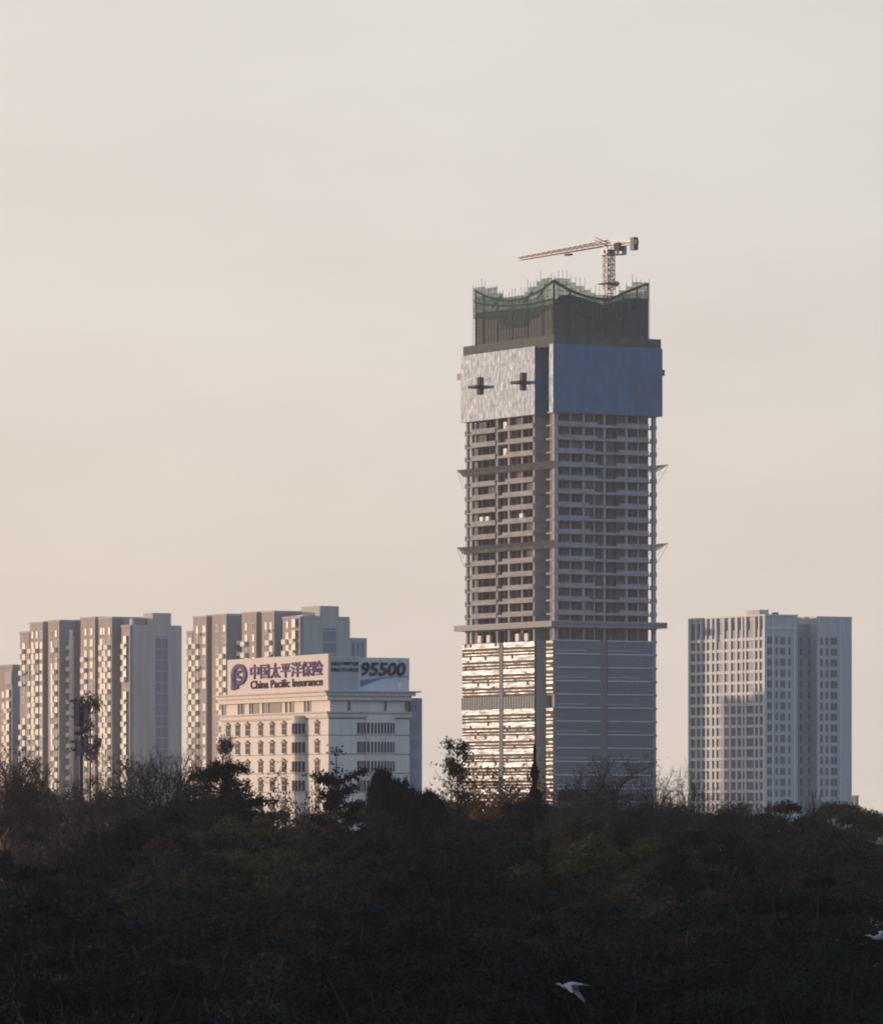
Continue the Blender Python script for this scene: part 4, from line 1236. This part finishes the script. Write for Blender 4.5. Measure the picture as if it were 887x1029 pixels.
# weeping tree: arching boughs with hanging strands
def weeping(seed, H_=13.0, W_=3.2):
    rng = np.random.default_rng(seed); T_ = Tubes(); pts = []; dd = []
    T_.seg((0, 0, -.2), (0, 0, H_ * .75), .28, .12)
    for i in range(90):
        a = rng.uniform(0, 2 * math.pi); f0 = rng.uniform(.1, 1.0) ** .6; rr = W_ * f0; zt_ = H_ * (1 - .10 * f0 ** 2.2) + rng.normal() * .12
        prev = np.array([0, 0, H_ * .82]); low = H_ * rng.uniform(.3, .7)
        for k_ in range(1, 14):
            t = k_ / 13
            if t < .4: q = t / .4; rad = rr * math.sin(q * math.pi / 2); z = H_ * .82 + (zt_ - H_ * .82) * math.sin(min(1, q * 1.35) * math.pi / 2)
            else: q = (t - .4) / .6; rad = rr * (1 + .12 * q); z = zt_ - (zt_ - low) * q ** 1.3
            e = np.array([math.cos(a) * rad, math.sin(a) * rad, z]); T_.seg(prev, e, .04, .03)
            if k_ > 1:
                n = 24; f = rng.random((n, 1)); c = prev * (1 - f) + e * f + rng.normal(size=(n, 3)) * .19; c[:, 2] -= rng.random(n) * .4; pts.append(c)
            prev = e
    c = np.concatenate(pts); kind('weeping', T_.mesh('trunk', 'bark'), leaves('crown', c, .13, 'needle', rng, aspect=.35, ldir=np.array([[0, 0, -1.]])))
weeping(83, 17, 2.2); weeping(84, 16, 2.6)
# narrow pointed conifer
def spire(seed, H_=13.0, W_=1.7, n=9000, name='spire', m='needle'):
    rng = np.random.default_rng(seed); T_ = Tubes(); T_.seg((0, 0, -.2), (0, 0, H_ * .98), .2, .03)
    z = H_ * (1 - rng.random(n) ** .6 * .82); rad = W_ * (1 - z / H_) ** .8 * (.6 + .4 * np.sin(z * 5 + rng.random(n))) * rng.random(n) ** .4; a = rng.random(n) * 2 * math.pi
    pts = np.stack([np.cos(a) * rad, np.sin(a) * rad, z], 1)
    for zz in np.arange(3, H_, .5):
        aa = rng.uniform(0, 6.28); L_ = W_ * (1 - zz / H_) ** .8; T_.seg((0, 0, zz), (math.cos(aa) * L_, math.sin(aa) * L_, zz + .2), .03, .02)
    kind(name, T_.mesh('trunk', 'bark'), leaves('crown', pts, .10, m, rng))
spire(85)
# tall ragged column of leaf clumps
def ragged(seed, H_=16.0, m='leaf_brown', name='ragged', nc=56, lo=.35):
    rng = np.random.default_rng(seed); T_ = Tubes(); pts = []
    T_.seg((0, 0, -.2), (.2, 0, H_ * .6), .26, .14); T_.seg((.2, 0, H_ * .6), (0, 0, H_), .14, .04)
    for i in range(nc):
        z = H_ * rng.uniform(lo, 1.0); a = rng.uniform(0, 6.28); L_ = rng.uniform(.4, 1.9) * (1.25 - .6 * z / H_)
        p = np.array([0, 0, z - .3]); e = p + np.array([math.cos(a) * L_, math.sin(a) * L_, .5]); T_.seg(p, e, .05, .025)
        pts.append(e + rng.normal(size=(rng.integers(60, 190), 3)) * np.array([.34, .34, .24]))
    kind(name, T_.mesh('trunk', 'bark'), leaves('crown', np.concatenate(pts), .11, m, rng))
ragged(86); ragged(87, 15, 'leaf_pink', 'ragged_pink'); ragged(88, 17, 'leaf_pink', 'ragged_thin', 16, .55)

KH = {}
for k_, l_ in KINDS.items():
    for q, (t_m, c_m) in enumerate(l_):
        co = np.empty(len(c_m.vertices) * 3, np.float32); c_m.vertices.foreach_get('co', co); co = co.reshape(-1, 3)
        co2 = np.empty(len(t_m.vertices) * 3, np.float32); t_m.vertices.foreach_get('co', co2); co2 = co2.reshape(-1, 3)
        al = co2 if k_.startswith(('bare', 'feath')) else co
        KH[(k_, q)] = (float(np.percentile(al[:, 2], 99.6)), float(np.percentile(np.abs(al[:, :2]).max(1), 97)))


trng = random.Random(3)
def tree(k_, var, px, D, topy, wpx, label, rz=None, group=None, name='tree', cat='tree'):
    """a tree standing D metres away whose top reaches picture row topy; wpx is its crown width in pixels"""
    h, rad = KH[(k_, var)]; t_m, c_m = KINDS[k_][var]
    X = (px - CX) / F * D; ht = CAMZ + (HY - topy) / F * D; w = wpx / F * D
    o = empty(name, (X, D, 0), rz if rz is not None else trng.uniform(0, 6.28), label, cat, group)
    sxy = max(w / (2 * rad), (.62 if k_ in ('bare', 'bare_red', 'feathery', 'pinkleaf', 'redleaf', 'sparse') and wpx > 50 else .3) * ht / h); o.scale = (sxy, sxy, ht / h)
    for nm, me in (('trunk', t_m), ('crown', c_m)):
        c = bpy.data.objects.new(nm, me); col.objects.link(c); c.parent = o
    return o

# --- skyline trees that can be told apart
tree('cedar', 0, 222, 470, 769, 150, 'dark cedar with flat layered boughs in front of the cream office block', rz=.4)
tree('ragged_pink', 0, 227, 488, 741, 20, 'slim pinkish leafy tree top poking above the cedar')
tree('layered', 0, 338, 455, 757, 78, 'dark open conifer with a thin leader in front of the office block corner', rz=1.0)
tree('weeping', 0, 384, 440, 774, 31, 'tall drooping dark tree with an arched top, just right of the open conifer', rz=0.2)
tree('weeping', 1, 404, 452, 784, 36, 'drooping dark tree between the tallest drooping one and the rounded one', rz=2)
tree('weeping', 1, 427, 430, 796, 50, 'lowest and roundest of the three drooping dark trees', rz=4)
tree('ragged', 0, 459, 470, 744, 34, 'narrow ragged brown tree at the left foot of the glass tower', rz=.5)
tree('redleaf', 0, 489, 500, 768, 60, 'rust red leafy tree in front of the gleaming tower glass')
tree('redleaf', 0, 516, 520, 782, 60, 'smaller rusty tree between the red one and the pointed conifer', rz=2)
tree('spire', 0, 537, 490, 755, 30, 'narrow pointed conifer in front of the tower corner')
tree('bare', 0, 622, 385, 764, 160, 'large bare tree with spreading forked limbs below the tower', rz=1.2)
tree('bare', 2, 668, 455, 770, 90, 'bare twiggy tree filling the gap between tower and grey block', rz=2.2)
tree('bare', 1, 722, 440, 782, 100, 'bare spreading tree in front of the grey tower block at the right', rz=.7)
tree('bare', 1, 580, 460, 776, 70, 'small bare tree at the foot of the tower corner', rz=3.3)
tree('feathery', 0, 160, 440, 754, 74, 'feathery bare tree in front of the broad grey gable', rz=.3)
tree('bare_red', 0, 108, 470, 768, 70, 'reddish bare tree at the foot of the stepped apartment tower', rz=.3)
tree('bare_red', 0, 6, 440, 746, 64, 'tall reddish bare tree at the left edge of the photo', rz=2.3)
tree('pinkleaf', 0, 52, 460, 767, 70, 'thin pinkish leafed tree left of the antenna mast', rz=.8)
tree('pinkleaf', 0, 305, 480, 779, 74, 'sparse pinkish tree before the lit office wall', rz=1.9)
tree('bare', 0, 823, 520, 797, 26, 'small twiggy tree top before the grey block, beside its far edge', rz=2)
tree('ragged_thin', 0, 91, 585, 698, 24, 'thin tree with pinkish leaves climbing beside the antenna mast', rz=2)

# --- the dark wood, row by row
rows_ = [
    ('back row', 560, 9, 806, 8, 150, ('olive', 'brown', 'dark', 'olive')),
    ('second back row', 480, 10, 812, 9, 140, ('brown', 'olive', 'dark', 'sparse')),
    ('third back row', 400, 9, 826, 12, 150, ('brown', 'dark', 'olive', 'brown')),
    ('middle row', 335, 8, 848, 12, 165, ('dark', 'brown', 'olive')),
    ('third front row', 280, 7, 878, 14, 185, ('dark', 'green', 'brown')),
    ('second front row', 225, 6, 915, 16, 215, ('dark', 'green', 'dark')),
    ('front row', 180, 5, 955, 14, 250, ('dark', 'green', 'dark')),
]
ORD = ('first', 'second', 'third', 'fourth', 'fifth', 'sixth', 'seventh', 'eighth', 'ninth', 'tenth', 'eleventh')
LOOK = {'dark': 'dark leafy tree', 'brown': 'brown autumn tree', 'olive': 'olive leafy tree', 'green': 'deep green bushy tree', 'sparse': 'half bare tree'}
spec = {'green': {4: None}}
for rn, D, n, ty, jit, w, kinds in rows_:
    for i in range(n):
        px = 887 * (i + .5) / n + trng.uniform(-.2, .2) * 887 / n
        k_ = kinds[i % len(kinds)] if trng.random() < .7 else trng.choice(kinds)
        var = trng.randrange(len(KINDS[k_]))
        y_ = ty + trng.uniform(-jit, jit)
        if D > 450 and px < 600: y_ -= 5
        if D > 450 and px > 700: y_ = 812 + trng.uniform(-3, 4)
        tree(k_, var, px, D * trng.uniform(.96, 1.04), y_, w * trng.uniform(.9, 1.2), '%s, %s from left in the %s of the dark wood' % (LOOK[k_], ORD[i], rn), group='trees of the dark wood')
# neighbours of the wood just outside the picture, which keep the low sun off it
for i, (X, D) in enumerate(((-64, 560), (-62, 500), (-58, 430), (-50, 370), (-46, 310), (-38, 255), (-34, 205), (-28, 170), (-74, 600), (-72, 520), (-66, 450), (-60, 390), (-54, 330))):
    k_ = ('dark', 'olive', 'brown')[i % 3]
    px = CX + X / D * F
    tree(k_, i % 2, px, D, HY - (17.2 - CAMZ) / D * F, 11.5 / D * F, 'tree beyond the left border of the photo, %s of %s' % (ORD[i % 8], ('its deep side', 'its near side')[i // 8]), group='trees beyond the left border')

# --- undergrowth below the trees
rng = np.random.default_rng(9)
n = 60000
yy = 130 + 480 * rng.random(n) ** .8; xx = (rng.random(n) - .5) * (yy * .2 + 12); zz = rng.random(n) ** 1.5 * 4.5 + .1
zz *= .55 + .45 * np.sin(xx * .5 + yy * .11) * np.sin(yy * .23)
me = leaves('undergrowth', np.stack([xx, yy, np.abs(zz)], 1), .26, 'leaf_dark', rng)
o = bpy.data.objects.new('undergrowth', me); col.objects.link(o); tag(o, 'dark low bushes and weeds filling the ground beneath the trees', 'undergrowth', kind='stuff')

# ------------------------------------------------------------------ antenna mast dressed as a tree
D = 590; X = (82 - CX) / F * D
ms = empty('antenna_mast', (X, D, 0), 0, 'slim dark antenna mast with grey vertical panels above the treetops', 'antenna mast')
zy = lambda y: CAMZ + (HY - y) / F * D
xx_ = lambda p: (p - 82) / F * D
a = MB(); a.tube((0, 0, -.2), (0, 0, zy(700)), .22, .14, 'steel_dark', 10); a.build('pole', ms)
for (p0, p1, y0, y1) in ((75.5, 80, 728, 704), (84, 89.5, 727, 708), (77, 82.5, 760, 744), (84.5, 88.5, 757, 742)):
    a = MB(); a.box(xx_(p0), xx_(p1), -.45, -.2, zy(y0), zy(y1), 'mast_panel'); a.box(xx_(p0) - .06, xx_(p0) + .04, -.5, -.18, zy(y0) - .1, zy(y1) + .1, 'steel_dark'); a.box(xx_(p1) - .04, xx_(p1) + .06, -.5, -.18, zy(y0) - .1, zy(y1) + .1, 'steel_dark')
    a.tube((xx_((p0 + p1) / 2), -.2, (zy(y0) + zy(y1)) / 2), (0, 0, (zy(y0) + zy(y1)) / 2), .05, .05, 'steel_dark')
    a.build('antenna_panel', ms)
rng = np.random.default_rng(17); T_ = Tubes(); pts = []
for i in range(15):
    z = zy(702) - i * .42; sgn = -1 if i % 2 else 1; p = np.array([0, 0, z]); L_ = rng.uniform(.5, 1.25)
    for k_ in range(4):
        e = p + np.array([sgn * L_ / 4, rng.normal() * .1, .12 - .05 * k_]); T_.seg(p, e, .04, .03); p = e
        pts.append(p + rng.normal(size=(14, 3)) * .13)
for nm, me in (('branch', T_.mesh('branch', 'steel_dark')), ('artificial_foliage', leaves('artificial_foliage', np.concatenate(pts), .10, 'leaf_dark', rng))):
    o = bpy.data.objects.new(nm, me); col.objects.link(o); o.parent = ms

# ------------------------------------------------------------------ egrets
def egret(px, py, D, size, flap, rz, label, roll=0):
    v = []; f = []
    def loft(sections, n=10):
        base = len(v)
        for (c, ra, rb, ax1, ax2) in sections:
            for i in range(n):
                t = 2 * math.pi * i / n; v.append(tuple(Vector(c) + Vector(ax1) * (ra * math.cos(t)) + Vector(ax2) * (rb * math.sin(t))))
        for s in range(len(sections) - 1):
            for i in range(n):
                j = (i + 1) % n; f.append((base + s * n + i, base + s * n + j, base + (s + 1) * n + j, base + (s + 1) * n + i))
        f.append(tuple(base + i for i in reversed(range(n)))); f.append(tuple(base + (len(sections) - 1) * n + i for i in range(n)))
    Y, Z, X_ = (0, 1, 0), (0, 0, 1), (1, 0, 0)
    # body flies towards -x: bill, head, folded neck, breast, belly, tail, trailing feet
    prof = [(-.50, .02, .004), (-.44, .018, .010), (-.40, .015, .022), (-.365, .012, .032), (-.33, .0, .030), (-.29, -.03, .030), (-.25, -.045, .045), (-.19, -.035, .065),
            (-.10, -.01, .080), (.0, 0, .078), (.09, .005, .06), (.17, .012, .040), (.24, .015, .026), (.30, .012, .016)]
    loft([((x, 0, z), r * .9, r, Y, Z) for x, z, r in prof])
    for s in (-1, 1):      # feet
        loft([((.2, .02 * s, 0), .010, .010, Y, Z), ((.34, .022 * s, .0), .007, .007, Y, Z), ((.42, .022 * s, -.004), .012, .005, Y, Z), ((.45, .022 * s, -.006), .004, .003, Y, Z)], 6)
        a1, a2 = flap
        p0 = Vector((-.06, .04 * s, .035)); d1 = Vector((-.10, s * math.cos(a1), math.sin(a1))); d2 = Vector((.75, s * math.cos(a2), math.sin(a2)))
        secs = []
        for t, ch in ((0, .20), (.35, .21), (.75, .20), (1, .19)):
            secs.append((p0 + d1 * (.24 * t) + Vector((.07, 0, 0)), ch / 2, .016 - .004 * t, X_, Z))
        q = p0 + d1 * .24
        for t, ch in ((.25, .19), (.5, .165), (.75, .125), (.92, .07), (1, .02)):
            secs.append((q + d2 * (.30 * t) + Vector((.07, 0, 0)), ch / 2, .011 - .006 * t, X_, Z))
        loft(secs, 10)
    me = bpy.data.meshes.new('egret'); me.from_pydata([tuple(Vector(p)) for p in v], [], f); me.update(); me.materials.append(MATS['feather_white'])
    o = bpy.data.objects.new('egret', me); col.objects.link(o)
    rm = o.modifiers.new('join', 'REMESH'); rm.mode = 'VOXEL'; rm.voxel_size = .0065; rm.use_smooth_shade = True
    sm = o.modifiers.new('smooth', 'SMOOTH'); sm.factor = .5; sm.iterations = 2
    o.location = ((px - CX) / F * D, D, CAMZ + (HY - py) / F * D); o.rotation_euler = (roll, 0, rz); o.scale = (size,) * 3
    tag(o, label, 'bird', 'white egrets flying over the wood')
    return o
egret(575, 990, 150, 1.05, (R(-30), R(-55)), R(-25), 'whole white egret gliding low over the dark trees with wings down', roll=R(-18))
egret(888.5, 941, 150, 1.1, (R(18), R(-5)), R(8), 'white egret whose body is cut by the right edge of the photo')

# ------------------------------------------------------------------ thin haze in the air
HAZE = 0.00005
a = MB(); a.box(-6100, 6100, -6100, 6100, -1, 205, 'interior')
me = a.mesh('haze'); me.materials.clear()
hm = bpy.data.materials.new('haze'); hm.use_nodes = True; t = hm.node_tree; t.nodes.clear()
ho = t.nodes.new('ShaderNodeOutputMaterial'); pv = t.nodes.new('ShaderNodeVolumePrincipled')
pv.inputs['Color'].default_value = (.80, .80, .84, 1); pv.inputs['Density'].default_value = HAZE; pv.inputs['Anisotropy'].default_value = .2
t.links.new(pv.outputs[0], ho.inputs['Volume']); me.materials.append(hm)
o = bpy.data.objects.new('haze', me); col.objects.link(o); o['kind'] = 'stuff'
